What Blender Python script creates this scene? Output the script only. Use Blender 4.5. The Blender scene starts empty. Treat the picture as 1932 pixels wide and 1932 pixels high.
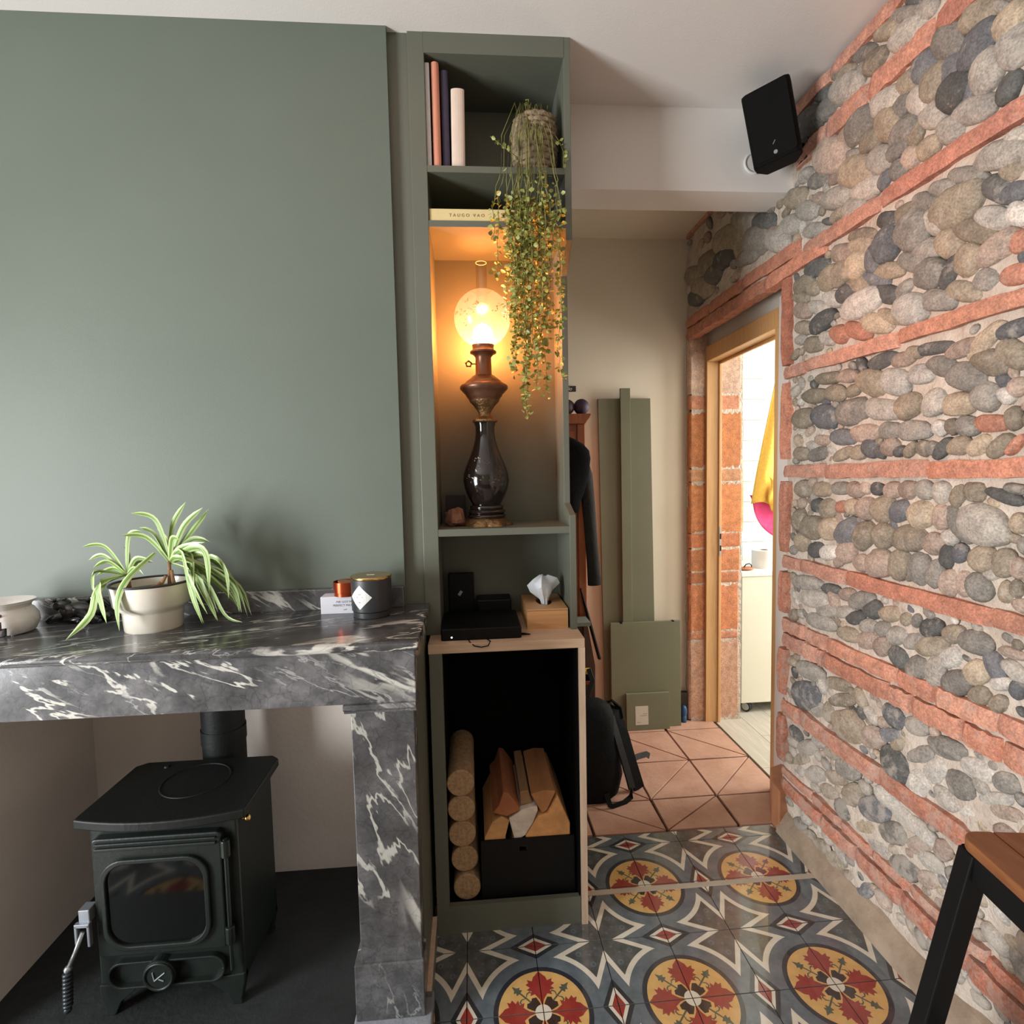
import bpy, math, random
from mathutils import Vector, Matrix, noise as mnoise

scene = bpy.context.scene
COL = scene.collection
RND = random.Random(7)
PI = math.pi
cos, sin = math.cos, math.sin

# ------------------------------------------------------------------ camera
def make_camera():
    yaw, pit, rol = 0.07474, -0.06742, -0.02092
    f = Vector((sin(yaw) * cos(pit), cos(yaw) * cos(pit), sin(pit)))
    r = Vector((cos(yaw), -sin(yaw), 0))
    u = r.cross(f)
    r2 = r * cos(rol) + u * sin(rol)
    u2 = -r * sin(rol) + u * cos(rol)
    m = Matrix((r2, u2, -f)).transposed().to_4x4()
    m.translation = Vector((-0.5535, -1.3086, 1.3992))
    cam = bpy.data.cameras.new('camera')
    cam.sensor_width = 36
    cam.lens = 36 * 1018.15 / 1932
    cam.clip_start = 0.02
    o = bpy.data.objects.new('camera', cam)
    o.matrix_world = m
    COL.objects.link(o)
    scene.camera = o
make_camera()

# ------------------------------------------------------------------ world, lights, exposure
w = bpy.data.worlds.new('sky'); scene.world = w; w.use_nodes = True
w.node_tree.nodes['Background'].inputs[0].default_value = (0.75, 0.87, 1.0, 1)
w.node_tree.nodes['Background'].inputs[1].default_value = 1.0
scene.view_settings.view_transform = 'Standard'
scene.view_settings.look = 'None'
scene.view_settings.gamma = 1
scene.view_settings.use_curve_mapping = False
scene.view_settings.exposure = 0.0
scene.cycles.adaptive_threshold = 0.025
scene.cycles.max_bounces = 7
scene.cycles.diffuse_bounces = 3
scene.cycles.glossy_bounces = 3

def area(name, loc, direction, sx, sy, watts, color):
    l = bpy.data.lights.new(name, 'AREA'); l.shape = 'RECTANGLE'
    l.size, l.size_y, l.energy, l.color = sx, sy, watts, color
    o = bpy.data.objects.new(name, l); COL.objects.link(o)
    o.location = loc
    o.rotation_euler = Vector(direction).to_track_quat('-Z', 'Y').to_euler()
    return o
# daylight through the window in the left wall and through the bathroom window, both out of the picture
area('window_left_offscreen', (-3.19, -1.42, 1.12), (1, 0, 0), 0.95, 1.5, 158, (0.97, 0.99, 1.0))
area('window_bathroom_offscreen', (2.58, 1.10, 1.6), (-1, 0, 0), 0.7, 1.2, 74, (1.0, 0.98, 0.92))

# ------------------------------------------------------------------ materials
def lin(c):
    c = c / 255.0
    return c / 12.92 if c <= 0.04045 else ((c + 0.055) / 1.055) ** 2.4
def rgb(r, g, b): return (lin(r), lin(g), lin(b), 1)
def new_mat(name):
    m = bpy.data.materials.new(name); m.use_nodes = True
    nt = m.node_tree
    return m, nt, nt.nodes['Principled BSDF']
def N(nt, kind, **kw):
    n = nt.nodes.new(kind)
    for k, v in kw.items(): setattr(n, k, v)
    return n
def ramp(nt, src, stops):
    r = N(nt, 'ShaderNodeValToRGB')
    e = r.color_ramp.elements
    while len(e) < len(stops): e.new(0.5)
    for i, (p, c) in enumerate(stops):
        e[i].position = p; e[i].color = c if len(c) == 4 else (*c, 1)
    nt.links.new(src, r.inputs[0])
    return r.outputs[0]
def mixc(nt, fac, a, b, mode='MIX'):
    n = N(nt, 'ShaderNodeMix', data_type='RGBA', blend_type=mode)
    for i, v in ((0, fac), (6, a), (7, b)):
        if hasattr(v, 'is_output'): nt.links.new(v, n.inputs[i])
        else: n.inputs[i].default_value = v
    return n.outputs[2]
def noise_tex(nt, scale, detail=4, rough=0.6, coord='Object', vec=None, stretch=None):
    if vec is None:
        tc = N(nt, 'ShaderNodeTexCoord'); vec = tc.outputs[coord]
    if stretch:
        mp = N(nt, 'ShaderNodeMapping'); mp.inputs['Scale'].default_value = stretch
        nt.links.new(vec, mp.inputs[0]); vec = mp.outputs[0]
    n = N(nt, 'ShaderNodeTexNoise'); n.inputs['Scale'].default_value = scale
    n.inputs['Detail'].default_value = detail; n.inputs['Roughness'].default_value = rough
    nt.links.new(vec, n.inputs['Vector'])
    return n.outputs[0]
def bump(nt, bsdf, src, strength, dist=0.01):
    b = N(nt, 'ShaderNodeBump'); b.inputs['Strength'].default_value = strength; b.inputs['Distance'].default_value = dist
    nt.links.new(src, b.inputs['Height']); nt.links.new(b.outputs[0], bsdf.inputs['Normal'])
MATS = {}
def M(name, col, col2=None, rough=0.5, metal=0.0, nscale=8, detail=4, bmp=0, bscale=60, stretch=None, coat=0, spec=0.5, lo=0.35, hi=0.65, bdist=0.01):
    if name in MATS: return MATS[name]
    m, nt, b = new_mat(name)
    b.inputs['Roughness'].default_value = rough
    b.inputs['Metallic'].default_value = metal
    b.inputs['Specular IOR Level'].default_value = spec
    b.inputs['Coat Weight'].default_value = coat
    if col2 is not None:
        n = noise_tex(nt, nscale, detail, stretch=stretch)
        nt.links.new(ramp(nt, n, [(lo, col), (hi, col2)]), b.inputs['Base Color'])
    else:
        n = noise_tex(nt, nscale, 2)
        dk = tuple(c * 0.93 for c in col[:3]) + (1,)
        nt.links.new(ramp(nt, n, [(0.3, dk), (0.7, col)]), b.inputs['Base Color'])
    if bmp:
        bump(nt, b, noise_tex(nt, bscale, 3), bmp, bdist)
    MATS[name] = m
    return m

green = M('green_paint', rgb(96, 99, 87), rgb(100, 103, 91), rough=0.45, nscale=3, bmp=0.05, bscale=220)
green_wall = M('green_wall_paint', rgb(94, 103, 93), rgb(98, 107, 97), rough=0.55, nscale=2, bmp=0.05, bscale=300)
green_board = M('olive_board', rgb(110, 110, 86), rgb(115, 115, 91), rough=0.6, nscale=3)
white_paint = M('white_ceiling_paint', rgb(227, 223, 218), rgb(231, 227, 222), rough=0.85, nscale=2, bmp=0.05, bscale=150)
cream_paint = M('cream_wall_paint', rgb(234, 223, 202), rgb(238, 227, 207), rough=0.85, nscale=2, bmp=0.05, bscale=150)
fire_white = M('firebox_white', rgb(205, 196, 188), rgb(212, 204, 196), rough=0.9, nscale=4, bmp=0.15, bscale=60)
slate = M('hearth_slate', rgb(22, 26, 26), rgb(32, 36, 36), rough=0.6, nscale=12, bmp=0.2, bscale=50)
wood_light = M('pale_oak_laminate', rgb(196, 170, 146), rgb(214, 190, 166), rough=0.45, nscale=7, stretch=(14, 14, 1), bmp=0.02)
wood_top = M('pale_oak_top', rgb(190, 160, 132), rgb(206, 178, 150), rough=0.45, nscale=7, stretch=(1, 14, 14))
black_box_mat = M('black_board', rgb(9, 9, 9), rough=0.9, spec=0.1)
black_plastic = M('black_plastic', rgb(10, 10, 10), rough=0.45, spec=0.2)
black_metal = M('black_metal', rgb(14, 15, 16), rough=0.5, spec=0.25)
room_wall = M('dimmed_unseen_wall', rgb(150, 140, 126), rgb(166, 156, 142), rough=0.9, nscale=5)  # unseen walls, tone darkened to cut the bounce light
white_plastic = M('white_plastic', rgb(225, 225, 222), rough=0.35)

def marble(name, rot, seed, lift=1.0, white=1.0):
    m, nt, b = new_mat(name)
    tc = N(nt, 'ShaderNodeTexCoord')
    mp = N(nt, 'ShaderNodeMapping'); mp.inputs['Location'].default_value = (seed, seed * 0.7, seed * 1.3)
    nt.links.new(tc.outputs['Object'], mp.inputs[0]); v = mp.outputs[0]
    cloud = noise_tex(nt, 9, 5, 0.7, vec=v)
    base = ramp(nt, cloud, [(0.30, rgb(45 * lift, 46 * lift, 47 * lift)), (0.5, rgb(68 * lift, 68 * lift, 69 * lift)), (0.70, rgb(95 * lift, 94 * lift, 95 * lift))])
    # fine dark cracks
    vo = N(nt, 'ShaderNodeTexVoronoi', feature='DISTANCE_TO_EDGE'); vo.inputs['Scale'].default_value = 22
    wn = N(nt, 'ShaderNodeTexNoise'); wn.inputs['Scale'].default_value = 7; wn.inputs['Detail'].default_value = 5
    nt.links.new(v, wn.inputs['Vector'])
    add = N(nt, 'ShaderNodeVectorMath', operation='MULTIPLY_ADD'); add.inputs[1].default_value = (0.16, 0.16, 0.16)
    nt.links.new(wn.outputs['Color'], add.inputs[0]); nt.links.new(v, add.inputs[2])
    nt.links.new(add.outputs[0], vo.inputs['Vector'])
    crack = ramp(nt, vo.outputs['Distance'], [(0.0, (0.68, 0.68, 0.68)), (0.03, (1, 1, 1))])
    base = mixc(nt, 1.0, base, crack, 'MULTIPLY')
    # white veins running across the slab: thin ridges of a stretched noise, broken by a coarse gate
    out = base
    for k, (sc, wd_, msc, mlo) in enumerate(((3.6, 0.017, 3.4, 0.45), (8.0, 0.013, 5.0, 0.46), (2.0, 0.024, 2.4, 0.60), (14.0, 0.010, 6.0, 0.52))):
        mr = N(nt, 'ShaderNodeMapping'); mr.vector_type = 'TEXTURE'; mr.inputs['Rotation'].default_value = rot
        mr.inputs['Scale'].default_value = (3.6, 1.0, 1.0); mr.inputs['Location'].default_value = (k * 1.7, k * 0.4, k * 2.1)
        nt.links.new(v, mr.inputs[0])
        nz = N(nt, 'ShaderNodeTexNoise'); nz.inputs['Scale'].default_value = sc; nz.inputs['Detail'].default_value = 5; nz.inputs['Roughness'].default_value = 0.55; nz.inputs['Distortion'].default_value = 0.3
        nt.links.new(mr.outputs[0], nz.inputs['Vector'])
        s1 = N(nt, 'ShaderNodeMath', operation='SUBTRACT'); s1.inputs[1].default_value = 0.5; nt.links.new(nz.outputs[0], s1.inputs[0])
        s2 = N(nt, 'ShaderNodeMath', operation='ABSOLUTE'); nt.links.new(s1.outputs[0], s2.inputs[0])
        mask = ramp(nt, s2.outputs[0], [(0.0, (1, 1, 1)), (wd_ * 0.55, (1, 1, 1)), (wd_, (0, 0, 0))])
        gate = ramp(nt, noise_tex(nt, msc, 3, 0.6, vec=mr.outputs[0]), [(mlo, (0, 0, 0)), (mlo + 0.06, (1, 1, 1))])
        mask = mixc(nt, 1.0, mask, gate, 'MULTIPLY')
        mask = mixc(nt, 1.0, mask, crack, 'MULTIPLY')
        out = mixc(nt, mask, out, rgb(190 * white, 188 * white, 180 * white) if k != 3 else rgb(150 * white, 150 * white, 148 * white))
    nt.links.new(out, b.inputs['Base Color'])
    b.inputs['Roughness'].default_value = 0.22
    bump(nt, b, cloud, 0.06, 0.01)
    return m
marble_h = marble('grey_marble', (0, math.radians(28), 0), 0.3, 1.25)  # base colour raised to make up for low light on the frieze
marble_v = marble('grey_marble_upright', (0, math.radians(70), 0), 4.1, 1.1, 0.86)
marble_t = marble('grey_marble_top', (0, 0, math.radians(20)), 7.7)

def stone_mat(name, attr, patch=0.55, lowwear=True):
    m, nt, b = new_mat(name)
    if attr:
        src = N(nt, 'ShaderNodeVertexColor'); src.layer_name = 'Col'; col = src.outputs[0]
    else:
        src = N(nt, 'ShaderNodeObjectInfo'); col = src.outputs['Color']
    tc = N(nt, 'ShaderNodeTexCoord')
    g = N(nt, 'ShaderNodeNewGeometry')
    n1 = noise_tex(nt, 35, 3, 0.65, vec=g.outputs['Position'])
    n2 = noise_tex(nt, 180, 2, 0.7, vec=g.outputs['Position'])
    c = mixc(nt, 1.0, col, ramp(nt, n1, [(0.3, (0.72, 0.72, 0.72)), (0.7, (1.22, 1.2, 1.16))]), 'MULTIPLY')
    c = mixc(nt, 1.0, c, ramp(nt, n2, [(0.32, (0.70, 0.70, 0.70)), (0.68, (1.24, 1.24, 1.24))]), 'MULTIPLY')
    # patches of lime mortar left on the faces
    n3 = noise_tex(nt, 22, 4, 0.7, vec=g.outputs['Position'])
    sep = N(nt, 'ShaderNodeSeparateXYZ'); nt.links.new(g.outputs['Position'], sep.inputs[0])
    low = ramp(nt, sep.outputs[2], [(0.25, (0.15, 0.15, 0.15)), (0.95, (0, 0, 0))]) if lowwear else (0, 0, 0, 1)
    n3b = mixc(nt, 1.0, n3, low, 'ADD')
    c = mixc(nt, ramp(nt, n3b, [(0.58, (0, 0, 0)), (0.70, (patch, patch, patch))]), c, rgb(186, 176, 164))
    nt.links.new(c, b.inputs['Base Color'])
    b.inputs['Roughness'].default_value = 0.75
    bump(nt, b, n2, 0.45, 0.004)
    return m
stone_m = stone_mat('river_pebble', False)
stone_attr_m = stone_mat('river_pebble_small', True)
brick_m = stone_mat('worn_brick', False, 0.35)
brick_clean = stone_mat('reveal_brick', False, 0.12, False)
mortar = M('lime_mortar', rgb(184, 169, 154), rgb(212, 200, 186), rough=0.95, nscale=14, detail=6, bmp=0.6, bscale=55, bdist=0.02)
plaster_skirt = M('rough_plaster', rgb(136, 118, 100), rgb(164, 146, 126), rough=0.9, nscale=10, bmp=0.4, bscale=40)
terra = M('terracotta', rgb(176, 134, 112), rgb(192, 152, 130), rough=0.6, nscale=9, detail=6, bmp=0.25, bscale=60)
grout_dark = M('dark_joint', rgb(62, 48, 40), rgb(84, 66, 54), rough=0.9, nscale=20)

# ------------------------------------------------------------------ mesh builder
class MB:
    def __init__(s): s.v = []; s.f = []; s.m = []
    def add(s, verts, faces, mi=0):
        o = len(s.v); s.v += [tuple(p) for p in verts]
        for f in faces: s.f.append([i + o for i in f]); s.m.append(mi)
        return s
    def box(s, x0, x1, y0, y1, z0, z1, mi=0):
        v = [(x, y, z) for z in (z0, z1) for y in (y0, y1) for x in (x0, x1)]
        return s.add(v, [(0, 2, 3, 1), (4, 5, 7, 6), (0, 1, 5, 4), (2, 6, 7, 3), (0, 4, 6, 2), (1, 3, 7, 5)], mi)
    def prism(s, poly, axis, a0, a1, mi=0):
        # poly in the two other axes (in order), extruded along axis from a0 to a1
        def P(p, a):
            l = list(p); l.insert(axis, a); return tuple(l)
        n = len(poly)
        v = [P(p, a0) for p in poly] + [P(p, a1) for p in poly]
        f = [list(range(n)), list(range(2 * n - 1, n - 1, -1))]
        f += [(i, i + n, (i + 1) % n + n, (i + 1) % n) for i in range(n)]
        return s.add(v, f, mi)
    def lathe(s, prof, cx, cy, seg=32, mi=0, cap=True, wob=None):
        n = len(prof); v = []
        for i in range(seg):
            a = 2 * PI * i / seg
            for r, z in prof:
                rr = r if wob is None else wob(r, z, a)
                v.append((cx + rr * cos(a), cy + rr * sin(a), z))
        f = []
        for i in range(seg):
            j = (i + 1) % seg
            for k in range(n - 1): f.append((i * n + k, j * n + k, j * n + k + 1, i * n + k + 1))
        if cap:
            f.append([i * n for i in range(seg)][::-1]); f.append([i * n + n - 1 for i in range(seg)])
        return s.add(v, f, mi)
    def tube(s, pts, r, seg=8, mi=0, cap=True, flat=None):
        pts = [Vector(p) for p in pts]; n = len(pts); v = []; up = Vector((0, 0, 1))
        rr = r if isinstance(r, (list, tuple)) else [r] * n
        for i, p in enumerate(pts):
            t = (pts[min(i + 1, n - 1)] - pts[max(i - 1, 0)])
            if t.length < 1e-9: t = Vector((0, 0, 1))
            t.normalize()
            ref = up if abs(t.dot(up)) < 0.95 else Vector((0, 1, 0))
            a = t.cross(ref).normalized(); b = a.cross(t)
            for k in range(seg):
                th = 2 * PI * k / seg
                v.append(p + a * (rr[i] * cos(th)) + b * (rr[i] * (flat or 1) * sin(th)))
        f = []
        for i in range(n - 1):
            for k in range(seg):
                f.append((i * seg + k, i * seg + (k + 1) % seg, (i + 1) * seg + (k + 1) % seg, (i + 1) * seg + k))
        if cap:
            f.append(list(range(seg))[::-1]); f.append([(n - 1) * seg + k for k in range(seg)])
        return s.add(v, f, mi)
    def ring(s, c, axis, R, r, seg=24, sub=8, mi=0):
        c = Vector(c); ax = Vector(axis).normalized()
        ref = Vector((0, 0, 1)) if abs(ax.z) < 0.9 else Vector((1, 0, 0))
        u = ax.cross(ref).normalized(); w_ = ax.cross(u); v = []
        for i in range(seg):
            d = u * cos(2 * PI * i / seg) + w_ * sin(2 * PI * i / seg)
            for k in range(sub):
                a = 2 * PI * k / sub
                v.append(c + d * (R + r * cos(a)) + ax * (r * sin(a)))
        f = [(i * sub + k, ((i + 1) % seg) * sub + k, ((i + 1) % seg) * sub + (k + 1) % sub, i * sub + (k + 1) % sub) for i in range(seg) for k in range(sub)]
        return s.add(v, f, mi)
    def sphere(s, c, r, seg=20, rings=12, mi=0, fn=None):
        v = []; c = Vector(c); rr = r if isinstance(r, (tuple, list)) else (r, r, r)
        for j in range(1, rings):
            ph = PI * j / rings
            for i in range(seg):
                a = 2 * PI * i / seg
                d = Vector((sin(ph) * cos(a), sin(ph) * sin(a), cos(ph)))
                k = 1 if fn is None else fn(d)
                v.append(c + Vector((d.x * rr[0], d.y * rr[1], d.z * rr[2])) * k)
        t = len(v); kt = 1 if fn is None else fn(Vector((0, 0, 1))); kb = 1 if fn is None else fn(Vector((0, 0, -1)))
        v += [c + Vector((0, 0, rr[2] * kt)), c - Vector((0, 0, rr[2] * kb))]
        f = [(j * seg + i, (j + 1) * seg + i, (j + 1) * seg + (i + 1) % seg, j * seg + (i + 1) % seg) for j in range(rings - 2) for i in range(seg)]
        f += [(t, i, (i + 1) % seg) for i in range(seg)] + [(t + 1, (rings - 2) * seg + (i + 1) % seg, (rings - 2) * seg + i) for i in range(seg)]
        return s.add(v, f, mi)
    def xf(s, mat, start=0):
        s.v[start:] = [tuple(mat @ Vector(p)) for p in s.v[start:]]
        return s
    def mesh(s, name, mats, smooth=False, off=(0, 0, 0)):
        me = bpy.data.meshes.new(name)
        ox, oy, oz = off
        me.from_pydata([(p[0] - ox, p[1] - oy, p[2] - oz) for p in s.v], [], s.f)
        for m in (mats if isinstance(mats, (list, tuple)) else [mats]): me.materials.append(m)
        me.polygons.foreach_set('material_index', s.m)
        if smooth: me.polygons.foreach_set('use_smooth', [True] * len(s.f))
        me.update()
        return me
WORLD = {}
def base_of(v):
    xs = [p[0] for p in v]; ys = [p[1] for p in v]; zs = [p[2] for p in v]
    return Vector(((min(xs) + max(xs)) / 2, (min(ys) + max(ys)) / 2, min(zs)))
def fix_normals(me):
    import bmesh
    bm = bmesh.new(); bm.from_mesh(me); bmesh.ops.recalc_face_normals(bm, faces=bm.faces); bm.to_mesh(me); bm.free()
def build(mb, name, mats, parent=None, smooth=False, bevel=0, label=None, cat=None, group=None, kind=None, auto=0, fixn=True, seg=2):
    off = WORLD[parent] if parent is not None else base_of(mb.v)
    me = mb.mesh(name, mats, smooth, off)
    if fixn: fix_normals(me)
    if auto:
        me.polygons.foreach_set('use_smooth', [True] * len(me.polygons))
        me.set_sharp_from_angle(angle=math.radians(auto))
    o = bpy.data.objects.new(name, me); COL.objects.link(o)
    WORLD[o] = Vector(off)
    if parent is None: o.location = off
    else: o.parent = parent
    if bevel:
        b = o.modifiers.new('bevel', 'BEVEL'); b.width = bevel; b.segments = seg; b.limit_method = 'ANGLE'; b.angle_limit = math.radians(40)
        b.harden_normals = False
    if label: o['label'] = label
    if cat: o['category'] = cat
    if group: o['group'] = group
    if kind: o['kind'] = kind
    return o
def thing(name, label, cat, loc, group=None, kind=None):
    o = bpy.data.objects.new(name, None); COL.objects.link(o)
    o.location = loc; o.empty_display_size = 0.05
    if label: o['label'] = label
    if cat: o['category'] = cat
    if group: o['group'] = group
    if kind: o['kind'] = kind
    WORLD[o] = Vector(loc)
    return o
def B(*a): return MB().box(*a)
def rrect(x0, x1, z0, z1, r, n=6):
    pts = []
    for cx, cz, a0 in ((x1 - r, z1 - r, 0), (x0 + r, z1 - r, 90), (x0 + r, z0 + r, 180), (x1 - r, z0 + r, 270)):
        for k in range(n + 1):
            a = math.radians(a0 + 90 * k / n); pts.append((cx + r * cos(a), cz + r * sin(a)))
    return pts
def text_mesh(txt, size, align='CENTER', shear=0):
    c = bpy.data.curves.new('lettering', 'FONT'); c.body = txt; c.size = size; c.align_x = align; c.extrude = size * 0.01; c.shear = shear
    c.resolution_u = 3
    o = bpy.data.objects.new('lettering', c); COL.objects.link(o)
    dg = bpy.context.evaluated_depsgraph_get()
    me = bpy.data.meshes.new_from_object(o.evaluated_get(dg))
    bpy.data.objects.remove(o); bpy.data.curves.remove(c)
    return me
def lettering(txt, size, mat, parent, loc, rot=(PI / 2, 0, 0), name='lettering', align='CENTER', shear=0):
    me = text_mesh(txt, size, align, shear); me.materials.clear(); me.materials.append(mat)
    o = bpy.data.objects.new(name, me); COL.objects.link(o)
    o.parent = parent; o.location = Vector(loc) - WORLD[parent]; o.rotation_euler = rot
    return o

# ================================================================== SETTING
CEIL = 2.69
XR = 0.635      # mortar face of the pebble wall
# ---- base floor
floor = build(B(-3.2, 0.66, -3.6, 0.66, -0.08, -0.012), 'floor', grout_dark, kind='structure')
floor_hall = build(B(-1.3, 0.775, 0.655, 1.6, -0.08, -0.010), 'floor_hall', grout_dark, kind='structure')
floor_bath_m = M('grey_plank_joint', rgb(120, 116, 104), rough=0.7)
floor_bath = build(B(0.775, 2.6, 0.3, 2.07, -0.08, -0.006), 'floor_bathroom', floor_bath_m, kind='structure')

# ---- decorated cement tiles: one quarter of the pattern per tile, laid in four turns
def cement(name, c, c2, r=0.22):
    return M(name, c, c2, rough=r, nscale=25, detail=5, bmp=0.02, bscale=30, coat=0.7, spec=0.8)
tm = [cement('tile_slate_blue', rgb(88, 98, 105), rgb(108, 118, 125)),
      cement('tile_dark_ring', rgb(42, 44, 52), rgb(54, 56, 64)),
      cement('tile_ochre', rgb(206, 164, 98), rgb(220, 178, 112)),
      cement('tile_cream', rgb(214, 208, 190), rgb(226, 220, 204)),
      cement('tile_oxblood', rgb(140, 48, 44), rgb(158, 60, 52)),
      cement('tile_charcoal', rgb(72, 74, 74), rgb(98, 100, 98)),
      cement('tile_bottle_green', rgb(78, 84, 70), rgb(92, 98, 82)),
      cement('tile_black', rgb(46, 36, 36), rgb(58, 46, 44)),
      M('tile_edge', rgb(96, 96, 92), rough=0.7)]
def tile_mesh():
    T = 0.2; mb = MB(); g = 0.0012
    lay = [0]
    mb.box(g, T - g, g, T - g, -0.012, 0.0, 8)
    def poly(pts, mi, lv):
        z = 0.00012 * lv
        e = g / T
        mb.add([(min(max(p[0], e), 1 - e) * T, min(max(p[1], e), 1 - e) * T, z) for p in pts], [list(range(len(pts)))], mi)
    def arc(r, a0, a1, n=14, c=(0, 0)):
        return [(c[0] + r * cos(math.radians(a0 + (a1 - a0) * k / n)), c[1] + r * sin(math.radians(a0 + (a1 - a0) * k / n))) for k in range(n + 1)]
    poly([(0, 0), (1, 0), (1, 1), (0, 1)], 0, 1)
    poly([(0, 0)] + arc(0.655, 0, 90), 1, 2)
    poly([(0, 0)] + arc(0.59, 0, 90), 2, 3)
    # red palmettes on the two edges (half of each on this tile)
    half = [(0.10, 0), (0.18, 0.03), (0.255, 0.085), (0.235, 0.15), (0.30, 0.125), (0.32, 0.19), (0.355, 0.145), (0.40, 0.20), (0.425, 0.16), (0.47, 0.175), (0.445, 0.105), (0.505, 0.085), (0.54, 0.045), (0.585, 0)]
    tri = [(0.10, 0), (0.255, 0.085), (0.30, 0.125), (0.32, 0.19), (0.355, 0.145), (0.40, 0.20)]
    poly(half, 4, 4); poly([(y, x) for x, y in half][::-1], 4, 4)
    # green stem and bud on the diagonal
    d = math.sqrt(0.5)
    def dg(pts): return [((a - b) * d, (a + b) * d) for a, b in pts]
    poly(dg([(0.20, -0.012), (0.42, -0.010), (0.42, 0.010), (0.20, 0.012)]), 6, 4)
    poly(dg([(0.40, 0.0), (0.41, -0.055), (0.445, -0.03), (0.46, -0.062), (0.485, -0.025), (0.55, 0.0), (0.485, 0.025), (0.46, 0.062), (0.445, 0.03), (0.41, 0.055)]), 6, 5)
    for s in (-1, 1):
        c = [(0.30, 0.0), (0.335, 0.055 * s), (0.325, 0.105 * s), (0.285, 0.11 * s)]
        c2 = [(0.30, 0.022 * s), (0.318, 0.055 * s), (0.31, 0.09 * s), (0.285, 0.095 * s)]
        poly(dg(c + c2[::-1]) if s > 0 else dg((c + c2[::-1])[::-1]), 6, 5)
    poly(dg([(0.0, -0.09), (0.13, -0.075), (0.20, -0.095), (0.235, -0.05), (0.21, 0.0), (0.235, 0.05), (0.20, 0.095), (0.13, 0.075), (0.0, 0.09)]), 7, 6)
    poly([(0, 0)] + arc(0.108, 0, 90, 8), 3, 7)
    # quarter star: cream band round a charcoal field
    a_t = math.degrees(math.atan2(0.245, 0.79))
    poly([(1, 1), (0.66, 1)] + arc(0.825, 90 - a_t, a_t, 16) + [(1, 0.66)], 3, 2)
    poly([(1, 1), (0.83, 1)] + [(0.42, 0.80)] + arc(0.90, 90 - 29, 29, 14) + [(0.80, 0.42), (1, 0.83)], 5, 3)
    for sw in ((0.80, 0.62), (0.62, 0.80), (0.88, 0.88), (0.78, 0.78)):
        for k, rr in enumerate((0.045, 0.02)):
            poly([(sw[0] + rr * cos(a), sw[1] + rr * sin(a)) for a in [2 * PI * q / 8 for q in range(8)]], (0, 5)[k] if sw[0] != sw[1] else (5, 0)[k], 4 + k)
    # quarter lozenges at the two neighbouring corners
    for (L, W, mi, lv) in ((0.37, 0.21, 1, 3), (0.255, 0.14, 3, 4), (0.165, 0.088, 4, 5)):
        poly([(1, 0), (1, L), (1 - W, 0)], mi, lv); poly([(0, 1), (0, 1 - W), (L, 1)], mi, lv)
    return mb.mesh('cement_tile', tm)
TILE = tile_mesh()
def put_tile(ix, iy, stripdy=0):
    # lattice: medallions where both indices are even
    o = bpy.data.objects.new('tile', TILE); COL.objects.link(o)
    sx = 0 if ix % 2 == 0 else 1; sy = 0 if iy % 2 == 0 else 1
    x, y = ix * 0.2, iy * 0.2
    rot = {(0, 0): 0, (1, 0): 90, (1, 1): 180, (0, 1): 270}[(sx, sy)]
    cx, cy = (ix + sx) * 0.2, (iy + sy) * 0.2
    o.rotation_euler = (0, 0, math.radians(rot))
    o.parent = floor
    o.location = Vector((cx, cy, RND.uniform(-0.0004, 0.0004))) - WORLD[floor]
    return o
for iy in range(-8, 3):
    for ix in range(-16, 3):
        x0, y0 = ix * 0.2, iy * 0.2
        if (iy >= 0 and -11 < ix < -4) or (iy >= -2 and -10 < ix < -5): continue          # under the hearth
        if iy < -5 and ix < -11: continue
        put_tile(ix, iy)
# cut tiles in front of the terracotta and the pale strip set between the rows
strip = build(B(-0.225, 0.60, 0.372, 0.392, -0.01, 0.0022), 'threshold_strip', M('pale_strip', rgb(190, 178, 160), rough=0.5), floor)
CUT = None
def cut_tile(ix, iy, x1=None, y1=None):
    global CUT
    o = put_tile(ix, iy); me = TILE.copy(); o.data = me
    import bmesh
    bm = bmesh.new(); bm.from_mesh(me)
    M4 = Matrix.Translation(o.location + WORLD[floor]) @ o.rotation_euler.to_matrix().to_4x4(); inv = M4.inverted()
    for lim, ax in ((x1, 0), (y1, 1)):
        if lim is None: continue
        p = [0, 0, 0]; p[ax] = lim; n = Vector((0, 0, 0)); n[ax] = 1
        bmesh.ops.bisect_plane(bm, geom=bm.verts[:] + bm.edges[:] + bm.faces[:], plane_co=inv @ Vector(p), plane_no=inv.to_3x3() @ n, clear_outer=True)
    bm.to_mesh(me); bm.free()
for ix in range(-4, 3): cut_tile(ix, 3, y1=0.657)

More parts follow.
